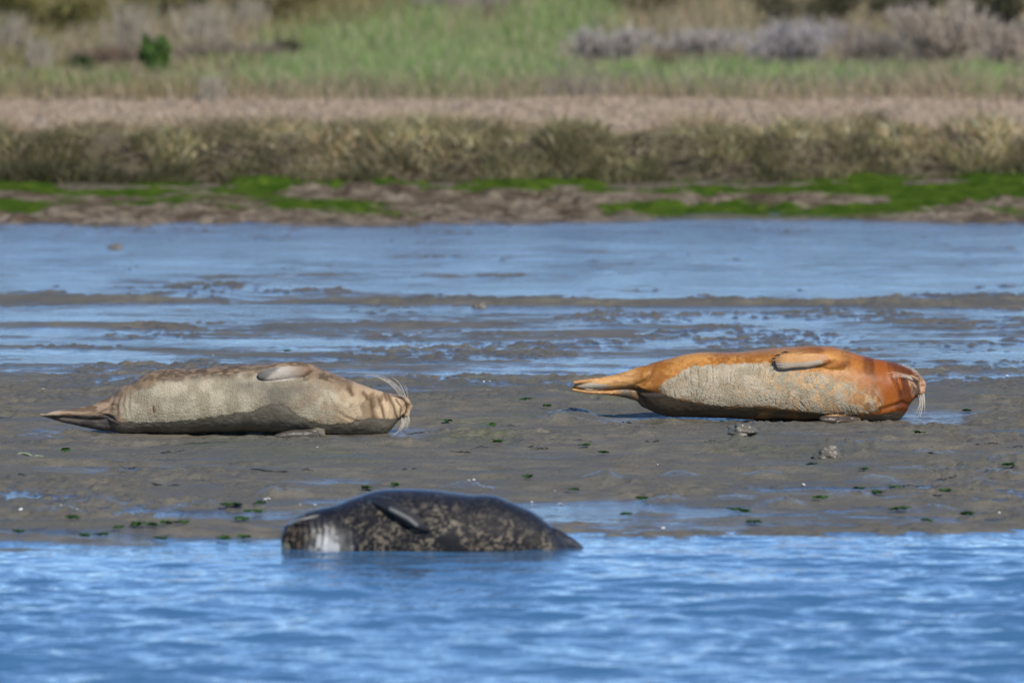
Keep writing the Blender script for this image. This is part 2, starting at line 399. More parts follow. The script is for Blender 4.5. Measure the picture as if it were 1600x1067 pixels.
def make_vegetation():
    # shaggy cordgrass and pickleweed hanging over the bank scarp
    n = 80000
    x = (rng.random(n) * 2 - 1) * 6.2
    t = rng.random(n)
    d = bank_edge(x) - .75 + 2.4 * t
    low = np.clip((.9 - t * 2.4) / .9, 0, 1)
    keep = fbm(x * 2.6, d * 2.0, octs=3, seed=301) > .28 + .17 * low * sstep(.0, .25, .9 - np.abs(low - .5) * 2)
    x, d, t = x[keep], d[keep], t[keep]; n = len(x)
    z = land_z(x, d); low = low[keep]
    cl = fbm(x * 2.0, d * 1.4, octs=3, seed=302)
    H = (.04 + .09 * rng.random(n)) * (.35 + 1.4 * sstep(.3, .7, cl)); W = .004 + .006 * rng.random(n)
    col = pick([(.36, .27, .15), (.25, .20, .10), (.15, .15, .055), (.50, .42, .28), (.12, .10, .06)], [3, 3, 2, 1.4, 1.5], n)
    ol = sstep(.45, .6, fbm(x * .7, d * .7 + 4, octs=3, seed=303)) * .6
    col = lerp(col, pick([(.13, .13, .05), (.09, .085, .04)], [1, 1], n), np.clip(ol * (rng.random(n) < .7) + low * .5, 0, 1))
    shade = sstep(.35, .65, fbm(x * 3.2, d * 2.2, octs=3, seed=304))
    col = np.clip(col * ((.85 + .75 * shade) * (1.25 - .55 * low))[:, None], 0, .8)  # tone varies by clump; lower blades darkened to paint their shade
    col = lerp(col, pick([(.60, .44, .30), (.50, .38, .24)], [1, 1], n), sstep(.45, .95, t[:]) * .75)
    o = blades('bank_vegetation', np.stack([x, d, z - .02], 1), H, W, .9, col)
    tag(o, 'shaggy tan and olive salt marsh plants overhanging the dark muddy bank edge', 'marsh plants', kind='stuff')
    # pinkish flat of dry pickleweed
    n = 90000
    x, d = scatter(n, 57.4, 67, power=.9)
    z = land_z(x, d); H = .03 + .05 * rng.random(n); W = .005 + .006 * rng.random(n)
    col = pick([(.53, .385, .27), (.46, .335, .22), (.60, .48, .36), (.38, .30, .18)], [3, 2, 2, 1], n)
    o = blades('pickleweed', np.stack([x, d, z - .01], 1), H, W, .8, col)
    tag(o, 'flat belt of low pinkish brown dry pickleweed on top of the bank', 'marsh plants', kind='stuff')
    # meadow and slope
    n = 190000
    x, d = scatter(n, 65.8, 103, margin=2.5, power=.85)
    z = land_z(x, d)
    u = x / d * FPX + 800; v = (CAMH - z) * FPX / d + YH
    H = (.10 + .20 * rng.random(n) * (1 + .8 * sstep(80, 90, d))) * (.5 + fbm(x * 1.2, d * .8, octs=3, seed=318)); W = .005 + .006 * rng.random(n)
    green = np.zeros(n)
    for (bu, bv, ru, rv, k) in [(650, 100, 290, 62, 1.2), (860, 50, 130, 60, 1.0), (500, 130, 170, 30, 1.0), (1150, 135, 330, 26, 1.0), (1560, 135, 90, 24, .9),
                                (120, 145, 220, 18, .65), (300, 140, 120, 16, .7), (800, 110, 140, 60, .9)]:
        green = np.maximum(green, k * np.exp(-(((u - bu) / ru) ** 2 + ((v - bv) / rv) ** 2)))
    g = (green * (.55 + .9 * fbm(x * .9, d * .5, octs=3, seed=311))) > (.28 + .55 * rng.random(n))
    cd = pick([(.42, .33, .19), (.28, .22, .13), (.50, .42, .30), (.20, .20, .08), (.36, .26, .17)], [3, 2, 1, 2.5, 2], n)
    cg = pick([(.17, .27, .07), (.22, .32, .09), (.31, .35, .15), (.42, .36, .21)], [3, 3, 2.5, 3], n)
    grey = sstep(.5, .62, fbm(x * .45 + 7, d * .3, octs=2, seed=315)) * (u > 850)
    cd = lerp(cd, pick([(.30, .25, .21), (.24, .21, .19)], [1, 1], n), (grey * (rng.random(n) < .75)))
    yel = sstep(.48, .6, fbm(x * .5 + 2, d * .25, octs=2, seed=316)) * (u < 700)
    cd = lerp(cd, pick([(.26, .22, .07), (.17, .16, .05)], [1, 1], n), (yel * (rng.random(n) < .7)))
    col = np.where(g[:, None], cg, cd)
    low = v > 150                                       # straw edge along the foot of the meadow
    col[low] = lerp(col[low], pick([(.30, .22, .14)], [1], low.sum()), np.full(low.sum(), .45))
    o = blades('meadow_grass', np.stack([x, d, z - .02], 1), H, W, .45, col)
    tag(o, 'tall mixed green and straw coloured grass on the slope behind the marsh', 'grass', kind='stuff')
make_vegetation()

def tube(pts, rad, k=6):
    """tapered tube; returns verts, quad faces"""
    pts = np.asarray(pts, float); n = len(pts)
    rad = np.broadcast_to(rad, (n,)) if np.ndim(rad) else np.full(n, rad)
    T = np.gradient(pts, axis=0); T /= np.linalg.norm(T, axis=1, keepdims=True) + 1e-9
    up = np.array([0, 0, 1.]) if abs(T[0, 2]) < .9 else np.array([1., 0, 0])
    A = np.cross(T, up); A /= np.linalg.norm(A, axis=1, keepdims=True) + 1e-9
    B = np.cross(T, A)
    th = np.arange(k) / k * 2 * math.pi
    v = pts[:, None] + rad[:, None, None] * (np.cos(th)[None, :, None] * A[:, None] + np.sin(th)[None, :, None] * B[:, None])
    return v.reshape(-1, 3), grid_faces(n, k, True)

def merge(parts):
    vs, fs, off = [], [], 0
    for v, f in parts:
        vs.append(v); fs.append(f + off); off += len(v)
    return np.concatenate(vs), np.concatenate(fs)

def slope_d(px, py):
    dd = np.linspace(62, 112, 400); x = (px - 800) / FPX * dd
    vv = (CAMH - land_z(x, dd)) * FPX / dd + YH
    return float(dd[np.argmin(np.abs(vv - py) + .02 * dd)])
BARK = plain('shrub bark', (.13, .10, .075), .9, .2)
def shrub(px, py, w, h, d, cols, label, name='shrub', group='shrubs on the slope behind the marsh', n=1500, seed=0, twiggy=False, cat='shrub'):
    r = np.random.default_rng(seed + 1000)
    d = slope_d(px, py); s = FPX / d; W = w / s / 2; H = h / s
    x = (px - 800) / s; z = float(land_z(np.array([x]), np.array([d]))[0])
    root = empty(name, (x, d, z), label, cat, group)
    st = []; ends = []
    for i in range(9 if not twiggy else 26):
        a = r.random() * 6.28; rr = W * (.25 + .7 * r.random()); hh = H * (.55 + .45 * r.random())
        e = np.array([math.cos(a) * rr, math.sin(a) * rr * .8, hh])
        mid = e * [.35, .35, .5] + r.normal(0, W * .05, 3)
        t = np.linspace(0, 1, 6)[:, None]
        pts = (1 - t) ** 2 * np.array([0, 0, -.05]) + 2 * t * (1 - t) * mid + t * t * e
        st.append(tube(pts, np.linspace(.022, .006, 6) * (H / .8) ** .5, 5)); ends.append(e)
    v, f = merge(st); mesh_np('stem', v, f, BARK, root)
    ends = np.array(ends)
    c0 = ends[r.integers(len(ends), size=n)]
    q = r.normal(0, 1, (n, 3)); q /= np.linalg.norm(q, axis=1, keepdims=True)
    P = c0 * (r.random((n, 1)) ** .35) + q * (r.random((n, 1)) ** .5) * np.array([W * .33, W * .33, H * .22])
    P[:, 2] = np.clip(P[:, 2], .02, None)
    sz = (.02 + .03 * r.random(n)) * (1.0 if not twiggy else .9)
    A = r.normal(0, 1, (n, 3)); A /= np.linalg.norm(A, axis=1, keepdims=True)
    if twiggy: A = A * [.5, .5, 1] + [0, 0, .8]; A /= np.linalg.norm(A, axis=1, keepdims=True)
    B = np.cross(A, r.normal(0, 1, (n, 3))); B /= np.linalg.norm(B, axis=1, keepdims=True)
    wl = .5 if not twiggy else .22; ll = 1.0 if not twiggy else 2.4
    vv = np.stack([P - A * sz[:, None] * ll, P + B * sz[:, None] * wl, P + A * sz[:, None] * ll, P - B * sz[:, None] * wl], 1).reshape(-1, 3)
    ff = np.arange(n * 4).reshape(-1, 4)
    col = pick(cols, [1] * len(cols), n, r)
    mesh_np('crown', vv, ff, LEAF, root, attrs=dict(col=np.repeat(col, 4, 0)), smooth=False)
    return root

GREY = [(.42, .37, .32), (.35, .30, .26), (.48, .42, .36)]
TAN = [(.44, .35, .27), (.36, .29, .22), (.50, .42, .33)]
DARK = [(.055, .06, .028), (.08, .08, .035), (.10, .09, .05)]
OLIVE = [(.18, .16, .05), (.25, .21, .07), (.12, .12, .04)]
GREEN = [(.20, .33, .07), (.27, .37, .10), (.34, .37, .16)]
SHR = [
 (246, 128, 62, 66, 80, [(.09, .17, .03), (.12, .20, .05), (.06, .10, .03)], 'small round dark green bush at the left, brightest of the dark bushes', 0, 1600),
 (127, 128, 60, 44, 80, [(.07, .09, .035), (.10, .12, .05)], 'low dull dark green bush further left of the bright dark green bush', 0, 1200),
 (450, 100, 60, 40, 84, DARK, 'small dark tuft of bush in the middle of the green meadow grass', 0, 700),
 (1570, 66, 150, 80, 90, DARK, 'dark olive bush at the top right corner of the slope', 0, 2600),
 (1250, 62, 210, 90, 92, [(.12, .11, .06), (.16, .14, .08), (.08, .08, .04)], 'broad dark olive shrub at the top behind the grey dry shrubs', 0, 3000),
 (1400, 40, 170, 60, 93, [(.12, .11, .06), (.09, .085, .045)], 'dark shrub at the top between the two largest dark shrubs', 0, 2200),
 (950, 112, 150, 66, 84, GREY, 'grey leafless shrub just right of the tall green grass', 1, 2000),
 (1085, 106, 170, 56, 85, GREY, 'low grey leafless shrub in the middle of the row of grey shrubs', 1, 2000),
 (1235, 116, 180, 82, 84, [(.44, .39, .36), (.37, .33, .31)], 'tall rounded lilac grey dry shrub below the broad dark shrub', 1, 2600),
 (1365, 118, 110, 66, 84, [(.24, .20, .16), (.30, .25, .20)], 'narrow brownish grey dry shrub right of the lilac grey shrub', 1, 1500),
 (1470, 122, 170, 112, 84, TAN, 'tall pale pinkish tan dry shrub near the right edge', 1, 2600),
 (1585, 126, 110, 90, 84, TAN, 'pale tan dry shrub cut by the right edge below the dark corner bush', 1, 1600),
 (730, 34, 190, 46, 92, [(.38, .31, .27), (.33, .28, .25)], 'pale pinkish grey dry shrub at the top centre above the green grass', 1, 2200),
 (1010, 34, 170, 60, 93, [(.30, .22, .12), (.24, .19, .10)], 'golden brown dry shrub at the top right of centre', 0, 1900),
 (70, 60, 210, 80, 90, OLIVE, 'yellow olive shrub in the top left corner of the slope', 0, 2600),
 (250, 46, 190, 70, 92, OLIVE, 'yellow olive shrub second from the left along the top edge', 0, 2400),
 (420, 40, 190, 66, 92, [(.28, .22, .10), (.20, .18, .07)], 'brownish olive shrub third from the left along the top edge', 0, 2200),
 (165, 116, 130, 40, 84, [(.26, .18, .13), (.20, .15, .10)], 'low reddish brown shrub between the two dark green bushes at the left', 1, 1400),
 (350, 112, 190, 44, 84, [(.26, .20, .15), (.20, .16, .11)], 'low brown shrub right of the bright dark green bush', 1, 1800),
]
for i, (a, b, c, d_, e, f_, lab, tw, nn) in enumerate(SHR):
    shrub(a, b, c, d_, e, f_, lab, n=nn, seed=i, twiggy=bool(tw))
# clumps of tall pale stalks on the left slope
REED = [(205, 96, 60, 92, 'tall clump of pale dry stalks left of the bright dark green bush'),
        (318, 84, 70, 80, 'tall clump of pale dry stalks right of the bright dark green bush'),
        (392, 60, 50, 62, 'pale clump of dry stalks highest on the slope at the left'),
        (20, 90, 50, 70, 'clump of pale dry stalks at the left edge of the photo'),
        (62, 120, 36, 60, 'slim clump of pale stalks at the foot of the left slope'),
        (1040, 128, 40, 50, 'thin clump of brown stalks in the green strip right of centre'),
        (332, 160, 36, 40, 'short pale clump of stalks at the back edge of the pink marsh')]
for i, (px, py, w, h, lab) in enumerate(REED):
    d = slope_d(px, py); s = FPX / d; r = np.random.default_rng(i + 50)
    x = (px - 800) / s; z = float(land_z(np.array([x]), np.array([d]))[0])
    root = empty('reed_clump', (x, d, z), lab, 'reeds', 'clumps of dry stalks behind the marsh')
    n = 170
    P = np.stack([r.normal(0, w / s / 4, n), r.normal(0, w / s / 4, n), np.zeros(n)], 1)
    blades('stalks', P, h / s * (.6 + .6 * r.random(n)), np.full(n, .008), .28, pick([(.42, .36, .27), (.34, .29, .22)] if px != 1040 else [(.20, .14, .09)], [1, 1] if px != 1040 else [1], n, r), LEAF, root, r)

# ------------------------------------------------------------------ seals
def smooth_interp(xq, xs, ys):
    """monotone-ish cubic (Catmull-Rom on uneven knots)"""
    xs = np.asarray(xs, float); ys = np.asarray(ys, float)
    h = np.diff(xs); dl = np.diff(ys) / h
    m = np.zeros_like(ys); m[1:-1] = (dl[:-1] * h[1:] + dl[1:] * h[:-1]) / (h[1:] + h[:-1]); m[0] = dl[0]; m[-1] = dl[-1]
    i = np.clip(np.searchsorted(xs, xq) - 1, 0, len(xs) - 2); t = np.clip((xq - xs[i]) / h[i], 0, 1)
    return (2*t**3 - 3*t**2 + 1) * ys[i] + (t**3 - 2*t**2 + t) * h[i] * m[i] + (-2*t**3 + 3*t**2) * ys[i+1] + (t**3 - t**2) * h[i] * m[i+1]

class Seal:
    def __init__(s, u0, v0, d, flip=False):
        s.u0, s.v0, s.s = u0, v0, FPX / d
        s.parts = []
    def L(s, u, v, y=0.0):          # traced point -> local metres
        return np.array([(u - s.u0) / s.s, y, (s.v0 - v) / s.s])
    def body(s, top, bot, dep, n=260, m=80, e=2.25):
        """top, bot: lists (u,v); dep: list (u, half depth m)"""
        u_lo = max(top[0][0], bot[0][0]); u_hi = min(top[-1][0], bot[-1][0])
        t = (1 - np.cos(np.linspace(0, math.pi, n))) / 2
        uu = u_lo + (u_hi - u_lo) * t
        s.top, s.bot, s.dep = top, bot, dep
        vt, vb = s.tb(uu); b = s.hd(uu)
        # close ends elliptically
        a = (vb - vt) / 2; c = (vb + vt) / 2
        th = np.arange(m) / m * 2 * math.pi
        cs, sn = np.cos(th), np.sin(th)
        ex = 2 / e
        Yc = -np.sign(cs) * np.abs(cs) ** ex; Zc = np.sign(sn) * np.abs(sn) ** ex
        co = np.zeros((n, m, 3))
        co[..., 0] = ((uu - s.u0) / s.s)[:, None]
        co[..., 1] = b[:, None] * Yc[None]
        co[..., 2] = ((s.v0 - c) / s.s)[:, None] + (a / s.s)[:, None] * Zc[None]
        v = co.reshape(-1, 3); f = grid_faces(n, m, True)
        v = np.concatenate([v, co[0].mean(0)[None], co[-1].mean(0)[None]])
        i0, i1 = len(v) - 2, len(v) - 1; j = np.arange(m); j2 = (j + 1) % m
        f = np.concatenate([f, np.stack([j2, j, np.full(m, i0), np.full(m, i0)], 1), np.stack([(n-1)*m + j, (n-1)*m + j2, np.full(m, i1), np.full(m, i1)], 1)])
        s.parts.append((v, f))
    def tb(s, u):
        t = smooth_interp(u, *zip(*s.top)); b = smooth_interp(u, *zip(*s.bot)); mid = (t + b) / 2
        return np.minimum(t, mid - .3), np.maximum(b, mid + .3)
    def hd(s, u): return np.maximum(smooth_interp(u, *zip(*s.dep)), .001)
    def front(s, u, v):
        """depth and outward normal of the belly side at traced point"""
        vt, vb = s.tb(np.array([u])); a = float(vb[0] - vt[0]) / 2 / s.s; c = float(vb[0] + vt[0]) / 2
        b = float(s.hd(np.array([u]))[0]); zz = np.clip((c - v) / s.s / a, -.97, .97)
        y = -b * (1 - abs(zz) ** 2.25) ** (1 / 2.25)
        n = np.array([0, y / b**2, zz * a / a**2]); return y, n / np.linalg.norm(n)
    def sweep(s, C, W, T, nrm, m=24):
        """closed flattened sweep: centres C, half widths W (across), half thickness T (along nrm)"""
        C = np.asarray(C, float); n = len(C)
        t = np.linspace(0, 1, 40); q = np.linspace(0, 1, n)
        Cq = np.stack([smooth_interp(t, q, C[:, k]) for k in range(3)], 1); Wq = np.maximum(smooth_interp(t, q, W), .0005); Tq = np.maximum(smooth_interp(t, q, T), .0005)
        N = np.asarray(nrm, float)
        if N.ndim == 1: N = np.repeat(N[None], n, 0)
        Nq = np.stack([np.interp(t, q, N[:, k]) for k in range(3)], 1)
        D = np.gradient(Cq, axis=0); D /= np.linalg.norm(D, axis=1, keepdims=True)
        Nq -= D * (Nq * D).sum(1, keepdims=True); Nq /= np.linalg.norm(Nq, axis=1, keepdims=True)
        B = np.cross(D, Nq)
        th = np.arange(m) / m * 2 * math.pi
        co = Cq[:, None] + np.cos(th)[None, :, None] * B[:, None] * Wq[:, None, None] + np.sin(th)[None, :, None] * Nq[:, None] * Tq[:, None, None]
        f = grid_faces(40, m, True)
        v = np.concatenate([co.reshape(-1, 3), Cq[:1], Cq[-1:]]); i0, i1 = len(v) - 2, len(v) - 1
        j = np.arange(m); j2 = (j + 1) % m
        f = np.concatenate([f, np.stack([j2, j, np.full(m, i0), np.full(m, i0)], 1), np.stack([39*m + j, 39*m + j2, np.full(m, i1), np.full(m, i1)], 1)])
        s.parts.append((v, f))
    def ball(s, c, r):
        th = np.arange(20) / 20 * 2 * math.pi; ph = np.linspace(.05, math.pi - .05, 12)
        v = np.stack([np.sin(ph)[:, None] * np.cos(th), np.sin(ph)[:, None] * np.sin(th), np.cos(ph)[:, None] + 0 * th], -1).reshape(-1, 3)
        v = np.concatenate([v, [[0, 0, 1], [0, 0, -1]]]); f = grid_faces(12, 20, True)
        j = np.arange(20); j2 = (j + 1) % 20
        f = np.concatenate([f, np.stack([j2, j, np.full(20, 240), np.full(20, 240)], 1), np.stack([220 + j, 220 + j2, np.full(20, 241), np.full(20, 241)], 1)])
        s.parts.append((v * np.asarray(r) + np.asarray(c), f))
    def remesh(s, voxel=.004, smooth=3):
        v, f = merge(s.parts)
        o = mesh_np('tmp', v, f)
        md = o.modifiers.new('r', 'REMESH'); md.mode = 'VOXEL'; md.voxel_size = voxel
        sm = o.modifiers.new('s', 'SMOOTH'); sm.iterations = smooth; sm.factor = .5
        dg = bpy.context.evaluated_depsgraph_get()
        me = bpy.data.meshes.new_from_object(o.evaluated_get(dg), depsgraph=dg)
        bpy.data.objects.remove(o)
        s.me = me; n = len(me.vertices)
        co = np.empty(n * 3, np.float32); me.vertices.foreach_get('co', co); s.co = co.reshape(-1, 3).astype(float)
        no = np.empty(n * 3, np.float32); me.vertices.foreach_get('normal', no); s.no = no.reshape(-1, 3).astype(float)
        s.u = s.co[:, 0] * s.s + s.u0; s.v = s.v0 - s.co[:, 2] * s.s
        s.face = sstep(.05, -.15, s.no[:, 1])             # 1 on the belly side
        me.polygons.foreach_set('use_smooth', np.full(len(me.polygons), True))
    def line(s, pts):
        """distance in traced px to a polyline, and 0..1 position along it"""
        p = np.array(pts, float); best = np.full(len(s.u), 1e9); tt = np.zeros(len(s.u)); n = len(p) - 1
        for i in range(n):
            a, b = p[i], p[i + 1]; ab = b - a
            t = np.clip(((s.u - a[0]) * ab[0] + (s.v - a[1]) * ab[1]) / (ab @ ab), 0, 1)
            d = np.hypot(s.u - a[0] - t * ab[0], s.v - a[1] - t * ab[1])
            k = d < best; best[k] = d[k]; tt[k] = ((i + t) / n)[k]
        return best, tt
    def poly(s, pts, jit=0, seed=0, sc=.12):
        """signed distance in px to polygon, negative inside; jittered edge"""
        p = np.array(pts, float); u, v = s.u, s.v
        if jit:
            u = u + jit * (fbm(s.u * sc, s.v * sc, octs=3, seed=seed) - .5) * 2; v = v + jit * (fbm(s.u * sc + 50, s.v * sc, octs=3, seed=seed + 5) - .5) * 2
        d = np.full(len(u), 1e9); ins = np.zeros(len(u), bool); n = len(p)
        for i in range(n):
            a, b = p[i], p[(i + 1) % n]; ab = b - a
            t = np.clip(((u - a[0]) * ab[0] + (v - a[1]) * ab[1]) / (ab @ ab), 0, 1)
            d = np.minimum(d, np.hypot(u - a[0] - t * ab[0], v - a[1] - t * ab[1]))
            if a[1] != b[1]:
                c = ((a[1] > v) != (b[1] > v)) & (u < (b[0] - a[0]) * (v - a[1]) / (b[1] - a[1]) + a[0]); ins ^= c
        return np.where(ins, -d, d)
    def push(s, amt):
        s.co += s.no * np.asarray(amt)[:, None]
    def crease(s, pts, w, depth, lip=.35):
        d, t = s.line(pts); taper = np.sin(math.pi * np.clip(t, .04, .96)) ** .5
        g = np.exp(-(d / w) ** 2) - lip * np.exp(-((d - 2.1 * w) / (1.1 * w)) ** 2)
        s.push(-depth * g * taper * s.face)
        return np.exp(-(d / w) ** 2) * taper * s.face
    def finish(s, root, mat, attrs):
        me = s.me; me.name = 'body'
        me.vertices.foreach_set('co', s.co.astype(np.float32).ravel())
        for k, v in attrs.items(): set_attr(me, k, v)
        me.materials.clear(); me.materials.append(mat); me.update()
        o = bpy.data.objects.new('body', me); C.objects.link(o); o.parent = root
        return o

def whisker_mesh(seal, curves, root, mat, label=None):
    parts = []
    for (p0, p1, p2, r0) in curves:
        t = np.linspace(0, 1, 10)[:, None]
        p0, p1, p2 = map(np.asarray, (p0, p1, p2))
        pts = (1 - t) ** 2 * p0 + 2 * t * (1 - t) * p1 + t * t * p2
        parts.append(tube(pts, np.linspace(r0, r0 * .35, 10), 5))
    v, f = merge(parts)
    o = mesh_np('whiskers', v, f, mat, root)
    if label: o['label'] = label
    return o

WHISK = plain('whisker hair', (.72, .64, .50), .4, .5, .1)
GREYW = plain('grey whisker hair', (.16, .17, .14), .4, .5, .1)
CLAW = plain('claw horn', (.035, .03, .025), .35, .5)

def seal_mat(name, rough=.6, mud_bump=.9, coat=0., sheen=.0):
    m = M(name)
    col = m.attr('col'); mud = m.attr('mud', False); wet = m.attr('wetness', False)
    fine = m.noise(260, 3, m.coord((.5, 1, 1)), .6)
    c = m.mixc(m.ramp(fine, .3, .7, 0, .8), m.mixc(1., col, (.74, .74, .74), 'MULTIPLY'), m.mixc(1., col, (1.2, 1.2, 1.2), 'MULTIPLY'))
    m.set('Base Color', c)
    r = m.t.nodes.new('ShaderNodeMix'); m.l(mud, r.inputs[0]); r.inputs[2].default_value = rough; r.inputs[3].default_value = .85
    r2 = m.t.nodes.new('ShaderNodeMix'); m.l(wet, r2.inputs[0]); m.l(r.outputs[0], r2.inputs[2]); r2.inputs[3].default_value = .30
    m.set('Roughness', r2.outputs[0])
    vor = m.n('ShaderNodeTexVoronoi'); vor.feature = 'DISTANCE_TO_EDGE'; vor.inputs['Scale'].default_value = 70
    mp = m.coord((1.15, 1, 1)); nzv = m.n('ShaderNodeTexNoise'); nzv.inputs['Scale'].default_value = 40; m.l(mp, nzv.inputs['Vector'])
    va = m.n('ShaderNodeVectorMath', operation='MULTIPLY_ADD'); m.l(nzv.outputs['Color'], va.inputs[0]); va.inputs[1].default_value = (.02, .02, .02); m.l(mp, va.inputs[2])
    m.l(va.outputs[0], vor.inputs['Vector'])
    crack = m.ramp(vor.outputs['Distance'], 0., .22)
    b1 = m.bump(crack, .0013, m.math('MULTIPLY', mud, mud_bump))
    b2 = m.bump(m.noise(130, 4, m.coord((1.5, 1, .5)), .65), .0026, m.math('MULTIPLY_ADD' if False else 'MULTIPLY', m.math('ADD', mud, .28), .7), b1)
    m.set('Normal', b2); m.set('Specular IOR Level', m.math('ADD', .09, m.math('MULTIPLY', wet, .46)))
    if coat: m.set('Coat Weight', coat); m.set('Coat Roughness', .25)
    return m.m

# ---- seal one: grey brown, on its side at the left
def seal_one():
    u0, v0, d = 350, 676, gpt(0, 672, .035)[1]
    S1 = Seal(u0, v0, d)
    top = [(158, 646), (166, 630), (180, 610), (201, 598.5), (224, 584), (243, 578), (263, 575.4), (292, 576), (350, 572), (395, 569.5), (426, 567.5), (458, 566), (480, 568.5), (506, 579), (540, 593), (580, 608), (604, 615), (620, 618), (630, 621), (637, 627), (641, 635)]
    bot = [(158, 650), (166, 668), (180, 676.5), (201, 678), (224, 678.5), (272, 679.5), (311, 677.5), (350, 676), (410, 676), (440, 679), (500, 682.5), (560, 683), (590, 682.5), (600, 680), (610, 670), (618, 660), (626, 654), (637, 646), (641, 638)]
    dep = [(158, .02), (170, .07), (200, .105), (260, .155), (350, .18), (440, .19), (500, .17), (540, .145), (580, .12), (605, .095), (622, .065), (634, .045), (641, .012)]
    S1.body(top, bot, dep)
    L = S1.L
    # hind flippers, soles together
    S1.sweep([L(196, 628, -.02), L(170, 637, -.02), L(140, 644, -.03), (L(105, 645.5, -.035)), L(80, 646.5, -.04), L(66, 649, -.04)], [.05, .046, .032, .017, .012, .005], [.06, .05, .036, .026, .020, .008], (0, -1, 0))
    S1.sweep([L(196, 658, .0), L(168, 660, .0), L(140, 658, -.0), L(105, 654.5, -.01), L(78, 651, -.02), L(57, 648, -.02)], [.045, .042, .036, .024, .013, .005], [.06, .05, .042, .032, .022, .008], (0, -1, 0))
    # upper fore flipper lying along the flank
    P, Nn = [], []
    for (u, v, o) in [(492, 576, -.012), (476, 575.5, .004), (455, 577, .014), (430, 580.5, .017), (412, 583.5, .016), (402, 585.5, .013)]:
        y, n = S1.front(u, v + 2); P.append(L(u, v, y) + n * o); Nn.append(n)
    Nn = [np.array([n[0] * .4, n[1] * .4 - .8, n[2] * .4]) for n in Nn]; P = [p + np.array([0, -.006, -.006]) for p in P]
    S1.sweep(P, [.022, .033, .036, .034, .028, .013], [.028, .022, .017, .014, .012, .005], np.array(Nn))
    # lower fore flipper pinned under the body
    S1.sweep([L(505, 676, -.13), L(480, 675, -.155), L(455, 675, -.175), L(436, 677, -.185), L(426, 679, -.185)], [.018, .022, .020, .015, .007], [.015, .015, .014, .012, .006], (0, -.85, .5))
    # muzzle: chin and the two whisker pads
    S1.ball(L(627, 628.5, -.028), (.030, .030, .022)); S1.ball(L(628, 645, -.028), (.026, .030, .020))
    S1.ball(L(620, 637, -.040), (.030, .028, .026)); S1.ball(L(634, 636.5, .0), (.020, .035, .020))
    S1.remesh(.0042)
    # sculpt: mouth, throat folds, neck, hip and flipper creases
    n0 = fbm(S1.u * .03, S1.v * .03, octs=3, seed=1) - .5
    S1.push(.006 * n0)
    dark = np.zeros(len(S1.u))
    mouth = S1.crease([(603, 615), (615, 617.5), (626, 621), (632, 628), (634.5, 637), (632, 645), (625, 652), (620, 657)], 2.1, .009, .5)
    S1.crease([(622, 618), (632, 620), (638, 628), (639.5, 638), (636, 647)], 1.1, .003, .3)
    for (pts, w, dp) in [([(590, 616), (593, 632), (598, 650)], 2.2, .005), ([(577, 612), (580, 630), (583, 652)], 2.6, .005), ([(604, 619), (608, 634), (607, 650)], 1.8, .004),
                         ([(560, 606), (562, 625), (566, 648)], 3.5, .004), ([(508, 600), (512, 616), (521, 632), (522, 650)], 3, .0025), ([(525, 640), (540, 650), (556, 656)], 2.2, .004),
                         ([(186, 616), (180, 632), (181, 650)], 2.4, .004), ([(194, 612), (190, 630), (191, 648)], 2.2, .003), ([(200, 612), (199, 630), (200, 646)], 2.2, .003), ([(172, 628), (166, 640), (150, 646)], 2.5, .006),
                         ([(150, 647), (165, 648), (178, 656)], 2.0, .006), ([(478, 668), (492, 671), (498, 680)], 1.5, .006), ([(462, 592), (476, 588), (488, 578)], 3.2, .007),
                         ([(245, 592), (262, 588), (280, 590)], 5, .004)]:
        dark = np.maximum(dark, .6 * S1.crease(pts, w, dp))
    nav, _ = S1.line([(238, 634), (238.5, 642)]); S1.push(-.006 * np.exp(-(nav / 1.8) ** 2) * S1.face)
    u, v = S1.u, S1.v
    wr = fbm(u * .16 + v * .03, v * .05, octs=3, seed=12) - .5
    # colour
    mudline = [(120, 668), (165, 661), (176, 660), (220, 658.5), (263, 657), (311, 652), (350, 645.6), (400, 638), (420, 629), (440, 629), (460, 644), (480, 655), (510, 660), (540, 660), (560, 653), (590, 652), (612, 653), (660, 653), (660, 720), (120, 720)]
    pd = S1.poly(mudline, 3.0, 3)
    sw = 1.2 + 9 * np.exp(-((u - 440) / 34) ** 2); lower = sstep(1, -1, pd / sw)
    topl = np.interp(u, [160, 201, 243, 300, 400, 440, 470, 506, 540, 580, 620], [640, 614, 597, 589, 584, 586, 586, 599, 611, 618, 622])
    upper = sstep(7, -9, v - topl + 14 * (fbm(u * .08, v * .08, octs=3, seed=14) - .5)); upper = np.maximum(upper, 1 - S1.face)
    mott = sstep(.36, .58, fbm(u * .12, v * .26, S1.co[:, 1] * 50, octs=4, seed=15, gain=.6))
    dry = lerp((.29, .245, .165), (.41, .35, .245), sstep(.3, .7, fbm(u * .05, v * .05, octs=3, seed=16)))
    fur = lerp((.235, .155, .088), (.080, .050, .030), mott)
    col = lerp(dry, fur, upper * .95)
    bp = sstep(.46, .66, fbm(u * .045 + 3, v * .07, octs=4, seed=17)) * np.maximum(sstep(260, 190, u), sstep(380, 450, u)) * S1.face
    col = lerp(col, (.26, .185, .115), bp * .6)
    hd_ = sstep(500, 590, u)
    tanh = lerp((.52, .36, .21), (.20, .12, .06), sstep(.52, .66, fbm(u * .07 + 9, v * .05, octs=3, seed=18)) * .9)
    col = lerp(col, tanh, hd_ * .8 * (1 - .2 * lower))
